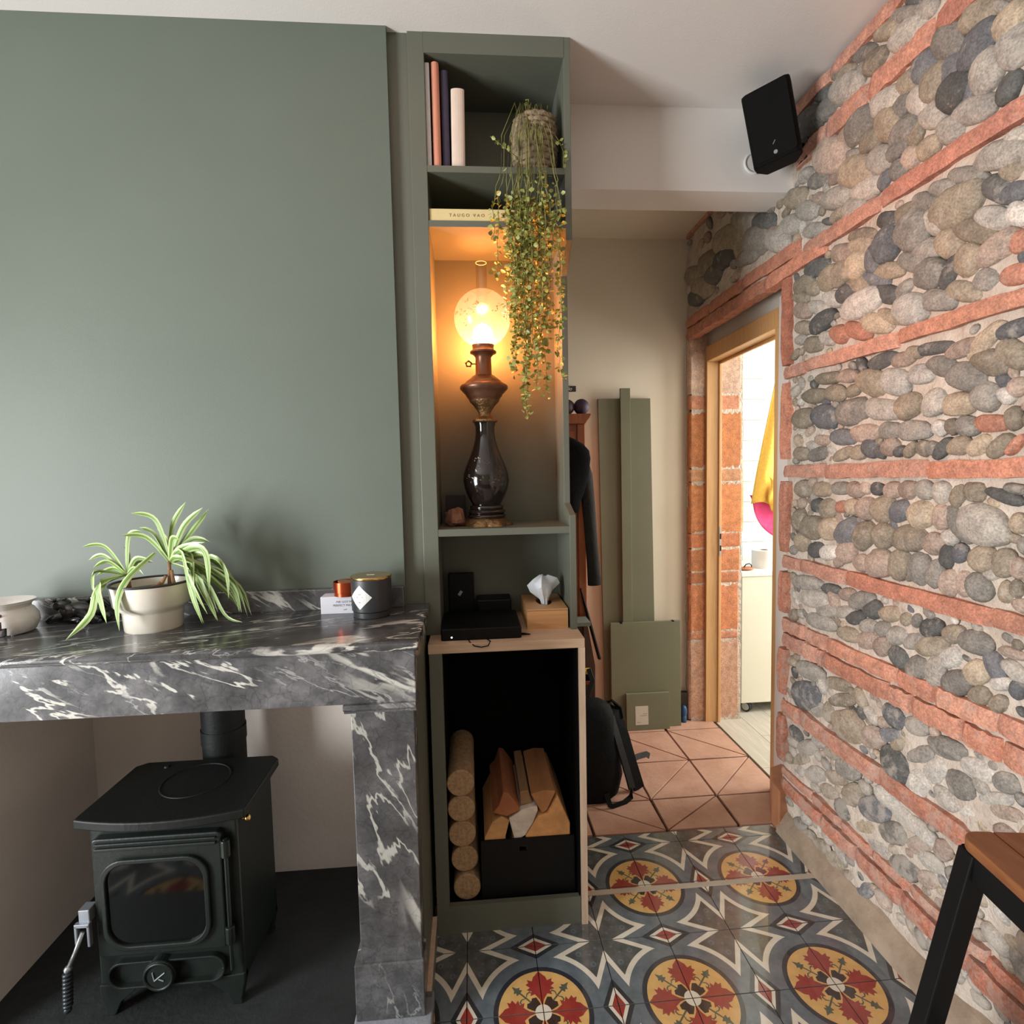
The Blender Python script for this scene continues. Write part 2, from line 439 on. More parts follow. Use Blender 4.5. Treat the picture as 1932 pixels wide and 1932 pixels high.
# ---- terracotta squares in the hall, most of them sawn along a diagonal
def terra_piece(pts, h=0.0):
    cx = sum(p[0] for p in pts) / len(pts); cy = sum(p[1] for p in pts) / len(pts)
    q = []
    for x, y in pts:
        d = Vector((cx - x, cy - y)); d = d.normalized() * 0.0062
        q.append((x + d.x * 1.3, y + d.y * 1.3))
    mb = MB().prism(q, 2, -0.01, 0.004 + h)
    return build(mb, 'terracotta_tile', terra, floor_hall, bevel=0.0012, seg=1)
ys = [0.66, 0.862, 1.155, 1.456, 1.60]; xs_ = [-1.27, -0.98, -0.69, -0.40, -0.113, 0.178, 0.468, 0.768]
diag = {(6, 2): 'a', (6, 1): 'b', (5, 2): 'a', (5, 1): 'b', (5, 0): 'b', (4, 0): 'c', (4, 1): 'c'}
for i in range(len(xs_) - 1):
    for j in range(len(ys) - 1):
        a, b_, c, d = (xs_[i], ys[j]), (xs_[i + 1], ys[j]), (xs_[i + 1], ys[j + 1]), (xs_[i], ys[j + 1])
        k = diag.get((i, j)); h = RND.uniform(-0.001, 0.001)
        if k is None: terra_piece([a, b_, c, d], h)
        elif k in 'ac': terra_piece([a, b_, d], h); terra_piece([b_, c, d], h + 0.0006)
        else: terra_piece([a, b_, c], h); terra_piece([a, c, d], h + 0.0006)
# ---- grey planks in the bathroom
plank_m = M('grey_plank', rgb(178, 172, 158), rgb(196, 190, 176), rough=0.35, nscale=6, stretch=(14, 1, 1))
for i in range(11):
    x0 = 0.778 + i * 0.165
    for k, (y0, y1) in enumerate(((0.3, 1.05 + 0.3 * (i % 2)), (1.05 + 0.3 * (i % 2), 2.05))):
        build(B(x0 + 0.001, x0 + 0.164, y0 + 0.001, y1 - 0.001, -0.006, 0.001), 'plank', plank_m, floor_bath)

# ---- ceilings and plain walls
build(B(-3.2, 0.97, -3.6, 0.80, CEIL, CEIL + 0.08), 'ceiling', white_paint, kind='structure')
build(B(-1.3, 0.66, 0.79, 1.62, 2.645, 2.72), 'ceiling_hall', cream_paint, kind='structure')
mb = MB().box(-3.2, -0.212, 0.64, 0.79, 0, CEIL)
mb.box(-0.212, 0.66, 0.645, 0.79, 2.405, CEIL)
build(mb, 'wall_front', white_paint, kind='structure')
build(B(-1.3, 0.66, 1.60, 1.70, 0, 2.72), 'wall_hall_back', cream_paint, kind='structure')
build(B(-1.38, -1.3, 0.79, 1.70, 0, 2.72), 'wall_hall_left', cream_paint, kind='structure')
# left wall with a window opening (out of view, lets the daylight in)
mb = MB()
mb.box(-3.32, -3.2, -3.6, -1.95, 0, CEIL); mb.box(-3.32, -3.2, -0.90, 0.64, 0, CEIL)
mb.box(-3.32, -3.2, -1.95, -0.90, 0, 0.3); mb.box(-3.32, -3.2, -1.95, -0.90, 1.9, CEIL)
build(mb, 'wall_left', room_wall, kind='structure')
win_m = M('window_white', rgb(235, 235, 232), rough=0.4)
def window(name, x0, x1, y0, y1, z0, z1, ax):
    mb = MB(); t = 0.05
    if ax == 0:
        for a, b_ in ((y0, y0 + t), (y1 - t, y1), ((y0 + y1) / 2 - t / 2, (y0 + y1) / 2 + t / 2)): mb.box(x0, x1, a, b_, z0, z1)
        for a, b_ in ((z0, z0 + t), (z1 - t, z1)): mb.box(x0, x1, y0, y1, a, b_)
    else:
        for a, b_ in ((x0, x0 + t), (x1 - t, x1), ((x0 + x1) / 2 - t / 2, (x0 + x1) / 2 + t / 2)): mb.box(a, b_, y0, y1, z0, z1)
        for a, b_ in ((z0, z0 + t), (z1 - t, z1)): mb.box(x0, x1, y0, y1, a, b_)
    build(mb, name, win_m, kind='structure')
window('window_1', -3.30, -3.25, -1.95, -0.90, 0.3, 1.9, 0)
mb = MB()
mb.box(-3.32, 0.97, -3.72, -3.6, 0, CEIL)
build(mb, 'wall_back', room_wall, kind='structure')

# ---- chimney breast and firebox
build(B(-1.95, -0.763, 0.345, 0.64, 1.0, CEIL), 'wall_chimney', green_wall, kind='structure')
mb = MB()
mb.box(-1.83, -0.87, 0.54, 0.64, 0, 0.985)            # back
mb.box(-0.872, -0.712, 0.05, 0.64, 0, 0.985)          # right cheek
mb.box(-2.0, -1.83, 0.05, 0.64, 0, 0.985)             # left cheek
mb.box(-1.83, -0.872, 0.10, 0.54, 0.955, 0.985)       # closing plate
build(mb, 'wall_firebox', fire_white, kind='structure')
build(B(-1.83, -0.880, -0.40, 0.54, 0.0, 0.04), 'floor_hearth', slate, kind='structure')
# green painted side of the chimney with its small bare skirting
build(B(-0.712, -0.703, 0.05, 0.345, 0.0, 0.985), 'trim_1', green, kind='structure')
mb = MB().box(-0.703, -0.690, 0.03, 0.262, 0.0, 0.058, 0); mb.box(-0.703, -0.690, 0.03, 0.262, 0.058, 0.066, 1)
build(mb, 'baseboard_chimney', [green, wood_light], kind='structure')

# ---- bathroom shell
tile_wall_m = M('white_glazed_tile', rgb(214, 220, 210), rgb(220, 225, 216), rough=0.18, nscale=2)
bath_joint = M('pale_tile_joint', rgb(196, 202, 192), rough=0.8)
wall_bath = build(B(0.93, 2.7, 2.07, 2.15, 0, 2.6), 'wall_bathroom_back', bath_joint, kind='structure')
tile_me = B(-0.129, 0.129, -0.006, 0.002, 0.001, 0.1295).mesh('wall_tile', tile_wall_m)
for r in range(19):
    for c in range(7):
        x = 1.07 + c * 0.26 + (0.13 if r % 2 else 0)
        if x > 2.6: continue
        o = bpy.data.objects.new('wall_tile', tile_me); COL.objects.link(o); o.parent = wall_bath
        o.location = Vector((x, 2.068, 0.02 + r * 0.131)) - WORLD[wall_bath]
build(B(0.93, 2.7, 0.22, 0.30, 0, 2.6), 'wall_bathroom_near', white_paint, kind='structure')
mb = MB().box(2.6, 2.7, 0.3, 0.70, 0, 2.6).box(2.6, 2.7, 1.50, 2.07, 0, 2.6).box(2.6, 2.7, 0.70, 1.50, 0, 0.95).box(2.6, 2.7, 0.70, 1.50, 2.25, 2.6)
build(mb, 'wall_bathroom_right', white_paint, kind='structure')
build(B(0.93, 2.7, 0.3, 2.07, 2.5, 2.6), 'ceiling_bathroom', white_paint, kind='structure')
window('window_2', 2.62, 2.66, 0.70, 1.50, 0.95, 2.25, 0)

# ================================================================== PEBBLE AND BRICK WALL
COLS = {'g': (136, 131, 124), 'd': (94, 94, 92), 'b': (112, 113, 116), 'l': (172, 165, 156), 'w': (196, 190, 182),
        'k': (146, 135, 119), 't': (172, 156, 136), 'p': (170, 151, 138), 'o': (190, 134, 112)}
def in_door(y, z): return 0.64 < y < 1.55 and z < 2.15
def wall_right():
    mb = MB()
    # solid body behind the face
    mb.box(0.668, 0.93, -3.6, 0.63, 0, CEIL); mb.box(0.668, 0.93, 0.63, 1.70, 2.16, CEIL); mb.box(0.668, 0.93, 1.56, 1.70, 0, 2.16)
    # rough mortar face
    st = 0.02; ny = int((1.60 + 1.30) / st); nz = int(CEIL / st); idx = {}
    for i in range(ny + 1):
        for j in range(nz + 1):
            y = -1.30 + i * st; z = min(j * st, CEIL)
            d = 0.012 * mnoise.noise((y * 9, z * 9, 1.3)) + 0.006 * mnoise.noise((y * 30, z * 30, 4.1))
            idx[i, j] = len(mb.v); mb.v.append((XR + d, y, z))
    for i in range(ny):
        for j in range(nz):
            y = -1.30 + (i + 0.5) * st; z = (j + 0.5) * st
            if 0.635 < y < 1.555 and z < 2.145: continue
            mb.f.append([idx[i, j], idx[i, j + 1], idx[i + 1, j + 1], idx[i + 1, j]]); mb.m.append(0)
    mb.box(XR, 0.67, -3.6, -1.29, 0, CEIL)
    # flanks of the opening and soffit under the lintel
    mb.box(0.645, 0.93, 0.61, 0.634, 0, 2.16); mb.box(0.645, 0.93, 1.552, 1.60, 0, 2.16); mb.box(0.645, 0.93, 0.62, 1.58, 2.148, 2.17)
    return build(mb, 'wall_right', mortar, kind='structure', fixn=False)
wall_r = wall_right()
wall_r.data.polygons.foreach_set('use_smooth', [True] * len(wall_r.data.polygons))
wall_r.data.set_sharp_from_angle(angle=math.radians(60))

def pebble_mesh(k, name='stone'):
    rr = random.Random(100 + k); mb = MB(); sx, sy = rr.uniform(2.1, 3.0), rr.uniform(2.1, 2.9); of = rr.uniform(0, 50)
    def fn(d):
        p = 2.35
        q = (abs(d.x) ** p + abs(d.y) ** p + abs(d.z) ** 2.2) ** (-1 / p)
        return q * (1 + 0.16 * mnoise.noise((d.x * 1.1 + of, d.y * 1.1, d.z * 1.1)) + 0.05 * mnoise.noise((d.x * 3 + of, d.y * 3, d.z * 3)))
    mb.sphere((0, 0, 0), 1.0, 18, 10, fn=fn)      # local x long, y short, z out of the wall
    return mb.mesh('%s' % name, stone_m, smooth=True)
PEB = [pebble_mesh(k) for k in range(14)]
def place_pebble(y, z, a, b_, ang, col, depth, x=XR):
    o = bpy.data.objects.new('stone', RND.choice(PEB)); COL.objects.link(o); o.parent = wall_r
    an = math.radians(ang)
    u = Vector((0, cos(an), sin(an))); v = Vector((0, -sin(an), cos(an))); n = Vector((-1, 0, 0))
    if RND.random() < 0.5: u = -u; v = -v
    tilt = RND.uniform(-0.22, 0.22); n2 = (n + v * tilt).normalized(); v2 = n2.cross(u)
    m = Matrix((u * a, v2 * b_, n2 * depth)).transposed().to_4x4()
    m.translation = Vector((x, y, z)) - WORLD[wall_r]
    o.matrix_local = m
    j = RND.uniform(0.9, 1.1); c = COLS[col]
    o.color = (lin(min(255, c[0] * j)), lin(min(255, c[1] * j)), lin(min(255, c[2] * j)), 1)
    return o
STONES = {
 'k': [(0.197,2.616,0.056,0.022,31), (0.231,2.557,0.043,0.033,14), (0.364,2.621,0.057,0.024,33), (-0.088,2.427,0.054,0.032,37), (0.019,2.357,0.045,0.04,74), (0.11,2.42,0.044,0.028,16), (0.078,2.272,0.032,0.026,91), (0.24,2.352,0.042,0.033,24), (0.606,2.368,0.064,0.033,21), (-0.183,2.035,0.031,0.02,33), (-0.05,2.023,0.066,0.046,175), (0.107,2.082,0.042,0.024,16), (-0.096,1.944,0.07,0.021,36), (0.266,2.093,0.066,0.019,20), (0.359,2.016,0.048,0.037,174), (0.55,2.049,0.056,0.033,5), (0.495,2.016,0.038,0.024,18), (-0.077,1.816,0.053,0.023,30), (0.491,1.827,0.053,0.027,15), (0.572,2.009,0.051,0.018,21), (0.546,1.897,0.058,0.022,21), (0.066,1.704,0.032,0.018,14), (-0.149,1.634,0.049,0.026,25), (-0.199,1.641,0.041,0.026,42), (0.213,1.65,0.068,0.035,22), (0.416,1.698,0.062,0.02,6), (0.546,1.581,0.057,0.034,10), (0.486,1.65,0.067,0.024,5), (0.373,1.642,0.047,0.026,13), (-0.053,1.497,0.021,0.018,57), (-0.205,1.501,0.027,0.021,76), (0.55,1.455,0.049,0.024,4), (0.335,1.446,0.047,0.019,165), (0.268,1.448,0.033,0.022,173), (0.07,1.446,0.027,0.015,136), (0.028,1.448,0.026,0.021,13), (-0.177,1.443,0.033,0.02,144), (0.539,1.33,0.048,0.029,179), (-0.079,1.327,0.028,0.022,129), (-0.121,1.339,0.03,0.023,14), (0.396,1.269,0.041,0.032,174), (0.553,1.22,0.042,0.039,146), (0.482,1.197,0.064,0.039,175), (0.231,1.196,0.048,0.04,149), (0.155,1.204,0.041,0.034,149), (0.063,1.21,0.055,0.037,174), (0.097,1.13,0.043,0.036,105), (-0.2,1.181,0.031,0.025,100), (-0.23,1.129,0.021,0.015,97), (0.063,0.983,0.026,0.021,133), (-0.018,0.932,0.054,0.025,152), (-0.077,0.983,0.033,0.021,152), (-0.151,0.856,0.031,0.02,139), (-0.198,0.856,0.027,0.018,129), (0.293,0.873,0.054,0.023,172), (0.377,0.581,0.041,0.027,120), (0.318,0.646,0.064,0.021,154), (0.339,0.693,0.058,0.021,167), (0.531,0.333,0.057,0.02,147), (0.352,0.453,0.05,0.025,151), (0.258,0.362,0.058,0.03,134), (0.369,0.305,0.05,0.024,160), (0.414,0.083,0.057,0.022,150), (0.335,0.086,0.055,0.025,150), (0.275,0.075,0.046,0.019,138), (0.483,0.075,0.046,0.017,149), (1.083,2.411,0.17,0.069,20), (1.312,2.406,0.115,0.056,9), (1.387,2.323,0.127,0.052,19), (1.467,2.408,0.132,0.046,23)],
 'g': [(0.13,2.605,0.064,0.017,30), (0.279,2.617,0.06,0.022,33), (0.447,2.565,0.057,0.034,14), (-0.009,2.433,0.055,0.034,44), (0.131,2.368,0.033,0.028,8), (0.115,2.298,0.054,0.037,18), (0.287,2.415,0.059,0.045,177), (0.142,2.268,0.045,0.028,0), (0.134,2.207,0.036,0.026,36), (0.319,2.356,0.042,0.014,22), (0.483,2.365,0.057,0.025,17), (-0.07,2.083,0.059,0.018,32), (-0.007,2.088,0.048,0.018,27), (0.041,2.078,0.049,0.021,33), (0.078,2.026,0.059,0.048,33), (0.08,1.943,0.056,0.022,31), (0.022,1.893,0.045,0.037,15), (-0.001,1.818,0.056,0.025,23), (0.104,1.88,0.032,0.022,162), (-0.02,1.651,0.046,0.023,22), (-0.089,1.614,0.053,0.031,24), (0.291,1.575,0.076,0.039,0), (0.144,1.504,0.041,0.023,8), (-0.094,1.494,0.03,0.022,21), (0.459,1.451,0.056,0.022,173), (0.001,1.446,0.027,0.018,27), (0.345,1.336,0.049,0.02,179), (-0.218,1.347,0.03,0.013,9), (-0.085,1.258,0.05,0.022,53), (0.028,1.13,0.041,0.033,102), (-0.02,1.127,0.037,0.024,107), (-0.141,1.113,0.034,0.031,28), (0.242,0.995,0.055,0.025,155), (0.031,0.988,0.024,0.016,115), (0.151,0.931,0.033,0.021,154), (-0.139,0.981,0.041,0.027,169), (0.027,0.858,0.041,0.028,138), (-0.092,0.866,0.042,0.028,142), (0.01,0.629,0.049,0.021,145), (-0.068,0.685,0.056,0.026,166), (-0.113,0.618,0.038,0.033,168), (-0.224,0.683,0.033,0.024,147), (0.286,0.437,0.056,0.033,158), (0.09,0.35,0.058,0.029,146), (0.053,0.275,0.056,0.031,147), (0.872,2.336,0.125,0.059,19), (0.935,2.296,0.1,0.033,7)],
 'd': [(0.098,2.61,0.037,0.012,38), (0.448,2.619,0.066,0.021,27), (0.534,2.576,0.083,0.046,24), (-0.167,2.215,0.031,0.025,123), (-0.033,2.296,0.046,0.044,34), (0.429,2.206,0.031,0.012,29), (-0.144,2.018,0.037,0.023,45), (0.164,2.087,0.05,0.023,30), (0.483,2.08,0.063,0.029,15), (0.331,1.944,0.049,0.029,9), (-0.039,1.878,0.043,0.022,120), (0.168,1.89,0.051,0.024,31), (0.449,1.893,0.06,0.035,173), (0.007,1.701,0.053,0.017,7), (0.177,1.705,0.053,0.021,177), (0.183,1.444,0.025,0.017,25), (0.108,1.444,0.022,0.016,168), (-0.028,1.445,0.032,0.019,139), (0.185,1.338,0.029,0.02,179), (-0.191,1.331,0.044,0.014,18), (0.453,1.275,0.037,0.024,176), (0.457,1.123,0.044,0.026,165), (-0.054,1.175,0.03,0.023,98), (0.382,1,0.047,0.016,175), (0.19,0.978,0.037,0.026,154), (-0.012,0.982,0.035,0.023,158), (0.264,0.934,0.038,0.021,159), (0.088,0.867,0.033,0.029,26), (0.092,0.558,0.053,0.042,7), (0.301,0.29,0.037,0.029,1), (0.533,0.083,0.049,0.022,150), (1.142,2.378,0.12,0.053,2), (0.821,2.379,0.088,0.037,26), (1.257,2.34,0.093,0.046,3), (1.445,2.293,0.101,0.04,11)],
 'l': [(0.115,2.544,0.06,0.036,23), (0.054,2.557,0.038,0.022,38), (0.351,2.563,0.08,0.042,29), (-0.144,2.402,0.025,0.013,45), (-0.181,2.294,0.048,0.036,60), (-0.113,2.286,0.048,0.039,73), (0.186,2.422,0.064,0.035,22), (0.068,2.348,0.047,0.033,56), (0.024,2.282,0.045,0.029,35), (-0.086,2.222,0.057,0.028,24), (-0.022,2.215,0.041,0.029,40), (0.201,2.273,0.052,0.036,34), (0.253,2.221,0.059,0.031,17), (0.392,2.262,0.075,0.031,19), (0.533,2.291,0.065,0.03,29), (0.637,2.288,0.073,0.036,23), (0.309,2.197,0.048,0.03,15), (0.501,2.209,0.057,0.024,17), (-0.156,2.081,0.064,0.029,23), (-0.192,2.1,0.033,0.018,19), (0.01,2.016,0.045,0.03,36), (0.037,1.957,0.048,0.027,24), (-0.132,1.822,0.033,0.024,28), (0.472,1.945,0.063,0.021,23), (0.419,1.828,0.043,0.021,19), (-0.003,1.564,0.037,0.034,144), (-0.14,1.558,0.036,0.032,41), (0.173,1.569,0.069,0.031,15), (0.064,1.497,0.055,0.025,7), (0.018,1.338,0.03,0.025,0), (-0.036,1.333,0.028,0.028,25), (-0.147,1.263,0.06,0.045,8), (-0.06,1.221,0.026,0.022,9), (0.508,0.998,0.086,0.025,173), (0.468,0.948,0.083,0.029,171), (0.314,0.939,0.046,0.019,163), (0.394,0.928,0.056,0.023,168), (0.211,0.923,0.036,0.02,158), (0.095,0.928,0.039,0.026,151), (0.038,0.93,0.039,0.021,151), (-0.033,0.869,0.041,0.027,105), (0.429,0.876,0.077,0.027,174), (0.434,0.563,0.046,0.024,147), (0.484,0.681,0.079,0.032,171), (0.026,0.698,0.039,0.024,160), (-0.073,0.554,0.033,0.026,1), (0.492,0.395,0.06,0.026,145), (0.424,0.455,0.05,0.021,155), (0.451,0.321,0.059,0.027,151), (0.145,0.274,0.042,0.024,179), (0.965,2.444,0.116,0.05,23), (0.715,2.27,0.09,0.042,26)],
 'b': [(-0.09,2.359,0.049,0.046,132), (0.055,2.416,0.05,0.034,57), (-0.024,2.356,0.039,0.028,69), (-0.076,2.277,0.032,0.022,101), (0.183,2.207,0.028,0.025,138), (-0.185,1.988,0.04,0.021,16), (0.172,2.023,0.048,0.045,70), (0.213,2.006,0.042,0.032,75), (0.211,1.944,0.059,0.019,27), (-0.197,1.694,0.043,0.019,179), (0.426,1.573,0.064,0.04,11), (0.337,1.498,0.058,0.026,6), (0.217,1.458,0.036,0.026,22), (0.097,1.279,0.04,0.031,166), (0.303,1.201,0.054,0.04,152), (-0.088,1.187,0.027,0.022,100), (-0.239,0.908,0.026,0.017,106), (0.505,0.582,0.083,0.05,163), (0.102,0.69,0.042,0.029,10), (0.12,0.628,0.046,0.018,149), (0.166,0.376,0.07,0.034,151), (0.201,0.091,0.046,0.021,137)],
 't': [(-0.17,2.35,0.041,0.036,70), (0.179,2.356,0.059,0.037,50), (0.295,2.29,0.086,0.045,28), (0.041,2.21,0.036,0.026,16), (-0.028,1.947,0.042,0.03,48), (0.276,2.066,0.063,0.024,16), (0.286,2.014,0.048,0.038,12), (0.418,2.021,0.049,0.037,4), (0.165,1.951,0.058,0.022,19), (0.284,1.953,0.053,0.024,16), (-0.089,1.881,0.038,0.034,34), (0.207,1.818,0.069,0.026,23), (0.151,1.821,0.06,0.017,29), (-0.134,1.686,0.05,0.022,146), (0.084,1.565,0.044,0.032,163), (-0.07,1.549,0.044,0.027,2), (-0.074,1.449,0.032,0.021,171), (-0.127,1.446,0.029,0.021,149), (0.426,1.332,0.053,0.025,179), (0.286,1.28,0.033,0.024,175), (0.157,1.279,0.042,0.039,163), (0.029,1.273,0.041,0.035,155), (-0.227,1.273,0.024,0.021,95), (0.388,1.201,0.055,0.036,171), (0.534,1.138,0.041,0.034,160), (-0.145,1.182,0.034,0.029,162), (-0.206,1.117,0.027,0.018,97), (0.122,0.983,0.041,0.023,164), (-0.142,0.909,0.036,0.025,137), (0.285,0.575,0.075,0.05,161), (0.084,0.618,0.034,0.017,143), (0.337,0.372,0.052,0.022,158), (0.202,0.296,0.044,0.023,152)],
 'p': [(0.34,2.423,0.043,0.032,8), (0.093,2.216,0.034,0.025,38), (0.424,2.41,0.102,0.051,33), (0.735,2.291,0.065,0.035,23), (-0.155,1.885,0.05,0.033,169), (0.348,2.071,0.069,0.027,26), (0.555,1.961,0.051,0.027,24), (-0.075,1.681,0.045,0.021,179), (0.102,1.693,0.038,0.02,175), (0.324,1.69,0.044,0.021,10), (-0.211,1.568,0.025,0.022,1), (0.241,1.504,0.062,0.025,0), (0.431,1.496,0.043,0.018,5), (0.143,1.457,0.033,0.023,168), (0.276,1.334,0.038,0.024,5), (0.229,1.341,0.028,0.021,0), (0.129,1.337,0.03,0.023,179), (0.071,1.337,0.03,0.026,5), (0.228,1.279,0.037,0.033,170), (-0.038,1.274,0.031,0.026,92), (-0.013,1.201,0.032,0.026,143), (0.307,1.135,0.042,0.034,158), (0.24,1.111,0.038,0.025,165), (0.168,1.122,0.049,0.041,152), (-0.064,1.111,0.033,0.025,100), (-0.105,1.116,0.034,0.022,94), (-0.231,1.174,0.024,0.019,100), (0.303,0.999,0.038,0.02,168), (0.209,0.877,0.042,0.026,153), (0.149,0.879,0.036,0.025,138), (-0.227,0.984,0.034,0.013,0), (0.183,0.589,0.051,0.031,148), (-0.226,0.617,0.041,0.017,157), (-0.067,0.414,0.031,0.023,145), (0.005,0.374,0.045,0.021,139), (-0.029,0.303,0.041,0.02,140)],
 'w': [(-0.14,1.954,0.049,0.023,34), (-0.196,1.937,0.034,0.02,50), (0.085,1.823,0.06,0.039,22), (0.266,1.894,0.081,0.042,2), (0.402,1.95,0.051,0.024,24), (0.042,1.642,0.044,0.025,11), (0.13,1.639,0.056,0.033,27), (-0.188,1.554,0.023,0.019,43), (-0.018,1.497,0.025,0.02,21), (0.392,1.123,0.045,0.027,168), (-0.075,0.923,0.034,0.024,142), (-0.205,0.907,0.034,0.016,153), (-0.039,0.609,0.044,0.025,132), (0.011,0.544,0.052,0.031,121), (-0.154,0.679,0.044,0.024,169), (-0.2,0.633,0.043,0.015,151), (-0.148,0.566,0.037,0.018,151), (0.119,0.435,0.049,0.029,173), (0.058,0.425,0.047,0.025,10), (-0.007,0.421,0.043,0.024,11), (-0.035,0.357,0.041,0.024,158)],
 'o': [(-0.201,1.877,0.031,0.022,36), (-0.195,1.811,0.033,0.021,18), (0.359,1.825,0.048,0.028,24), (0.286,1.819,0.063,0.023,27), (-0.152,1.495,0.04,0.019,8), (-0.211,1.441,0.028,0.011,130), (0.336,1.277,0.029,0.02,175)],
}
placed = []
allst = []
for ck, lst in STONES.items():
    for t in lst: allst.append((*t, ck))
allst.sort(key=lambda t: -t[2] * t[3])
# brick courses: (z0, z1, joints along y)
COURSES = [(2.632, 2.676, [1.58, 1.2, 0.8, 0.42, 0.16, -0.25, -0.65, -1.05, -1.3]),
           (2.456, 2.516, [0.60, 0.437, 0.248, 0.022, -0.38, -0.78, -1.18]),
           (2.128, 2.176, [0.55, 0.189, -0.23, -0.64, -1.05, -1.3]),
           (1.735, 1.776, [0.651, 0.574, 0.526, 0.114, -0.29, -0.7, -1.1]),
           (1.371, 1.415, [0.650, 0.413, 0.008, -0.40, -0.8, -1.2]),
           (1.031, 1.076, [0.650, 0.54, 0.30, -0.18, -0.58, -0.98, -1.3]),
           (0.790, 0.838, [0.648, 0.50, 0.384, 0.086, -0.036, -0.203, -0.60, -1.0]),
           (0.728, 0.782, [0.645, 0.51, 0.432, 0.40, 0.116, 0.034, -0.119, -0.218, -0.5, -0.9]),
           (0.466, 0.522, [0.642, 0.531, 0.142, -0.24, -0.6, -1.0]),
           (0.226, 0.258, [0.640, 0.45, 0.30, 0.16, 0.02, -0.2, -0.5, -0.9]),
           (0.160, 0.212, [0.640, 0.40, 0.23, 0.05, -0.15, -0.4, -0.8])]
def near_course(z, m=0.0): return any(z0 - m < z < z1 + m for z0, z1, _ in COURSES)
n_part = 0
small = []
for (y, z, a, b_, ang, ck) in allst:
    placed.append((y, z, a, b_, ang))
    d = min(max(b_ * 0.75, 0.015), 0.032)
    if z < 0.72: d *= 0.7
    if n_part < 290:
        place_pebble(y, z, a * 1.10, b_ * 1.10, ang, ck, d); n_part += 1
    else: small.append((y, z, a, b_, ang, ck, d))
# pebbles in the gaps and in the stretch of wall before the frame: too many to single out
def clear(y, z, r):
    for (py, pz, a, b_, ang) in placed:
        dy, dz = y - py, z - pz
        if abs(dy) > a + r or abs(dz) > a + r: continue
        an = math.radians(ang); u = dy * cos(an) + dz * sin(an); v = -dy * sin(an) + dz * cos(an)
        if (u / (a + r * 0.6)) ** 2 + (v / (b_ + r * 0.6)) ** 2 < 1: return False
    return True
keys = 'ggddbllllwkkkttppp'
for y0, y1, tries, lo, hi in ((-0.26, 0.61, 2500, 0.020, 0.03), (-0.26, 0.61, 6000, 0.011, 0.02), (-1.28, -0.24, 2600, 0.028, 0.05), (-1.28, -0.24, 4000, 0.016, 0.03), (0.60, 1.57, 900, 0.016, 0.034)):
    for _ in range(tries):
        y = RND.uniform(y0, y1); z = RND.uniform(0.12, 2.66); r = RND.uniform(lo, hi)
        if y > 0.60 and z < 2.25: continue
        if near_course(z, r * 0.75): continue
        if not clear(y, z, r): continue
        a, b_ = r * RND.uniform(1.0, 1.5), r * RND.uniform(0.75, 0.95)
        ang = RND.choice((20, 30, 40, 150, 10, 170, 60))
        placed.append((y, z, a, b_, ang)); small.append((y, z, a, b_, ang, RND.choice(keys), b_ * 0.75))
mb = MB(); vc = []
for (y, z, a, b_, ang, ck, d) in small:
    pm = RND.choice(PEB); an = math.radians(ang)
    u = Vector((0, cos(an), sin(an))) * a; v = Vector((0, -sin(an), cos(an))) * b_; n = Vector((-d, 0, 0))
    o = len(mb.v)
    for vt in pm.vertices: mb.v.append(tuple(Vector((XR, y, z)) + u * vt.co.x + v * vt.co.y + n * vt.co.z))
    j = RND.uniform(0.88, 1.1); c = COLS[ck]; cc = (lin(min(255, c[0] * j)), lin(min(255, c[1] * j)), lin(min(255, c[2] * j)), 1)
    vc += [cc] * len(pm.vertices)
    for p in pm.polygons: mb.f.append([i + o for i in p.vertices]); mb.m.append(0)
sm = build(mb, 'small_pebbles', stone_attr_m, wall_r, smooth=True, kind='stuff', fixn=False)
ca = sm.data.color_attributes.new('Col', 'FLOAT_COLOR', 'POINT')
ca.data.foreach_set('color', [x for c in vc for x in c])

def brick_proto(k, jz=0.05, nz=3, en=0.12):
    rr = random.Random(300 + k); mb = MB(); nx = 10
    def P(i, j, s):
        x = -0.5 + i / nx; z = -0.5 + j / nz
        ex = 0.5 - abs(x); ez = 0.5 - abs(z)
        y = -0.5 + 0.10 * (max(0, en - ez) / en) ** 2 + 0.18 * (max(0, 0.03 - ex) / 0.03) ** 2 + rr.uniform(-0.03, 0.03)
        return (x + (rr.uniform(-0.004, 0.004) if 0 < i < nx else 0), y, z + rr.uniform(-jz, jz))
    idx = {}
    for i in range(nx + 1):
        for j in range(nz + 1): idx[i, j] = len(mb.v); mb.v.append(P(i, j, 0))
    bk = {}
    for i in range(nx + 1):
        for j in (0, nz): bk[i, j] = len(mb.v); v = mb.v[idx[i, j]]; mb.v.append((v[0], 0.5, v[2]))
    for j in range(1, nz):
        for i in (0, nx): bk[i, j] = len(mb.v); v = mb.v[idx[i, j]]; mb.v.append((v[0], 0.5, v[2]))
    F = lambda *q: (mb.f.append(list(q)), mb.m.append(0))
    for i in range(nx):
        for j in range(nz): F(idx[i, j], idx[i + 1, j], idx[i + 1, j + 1], idx[i, j + 1])
        F(idx[i, 0], bk[i, 0], bk[i + 1, 0], idx[i + 1, 0]); F(idx[i, nz], idx[i + 1, nz], bk[i + 1, nz], bk[i, nz])
    for j in range(nz):
        F(idx[0, j], idx[0, j + 1], bk[0, j + 1], bk[0, j]); F(idx[nx, j], bk[nx, j], bk[nx, j + 1], idx[nx, j + 1])
    me = mb.mesh('brick', brick_m, smooth=True); me.set_sharp_from_angle(angle=math.radians(45))
    return me
BRK = [brick_proto(k) for k in range(8)]
BRK2 = [brick_proto(k + 20, 0.006, 6, 0.05) for k in range(5)]
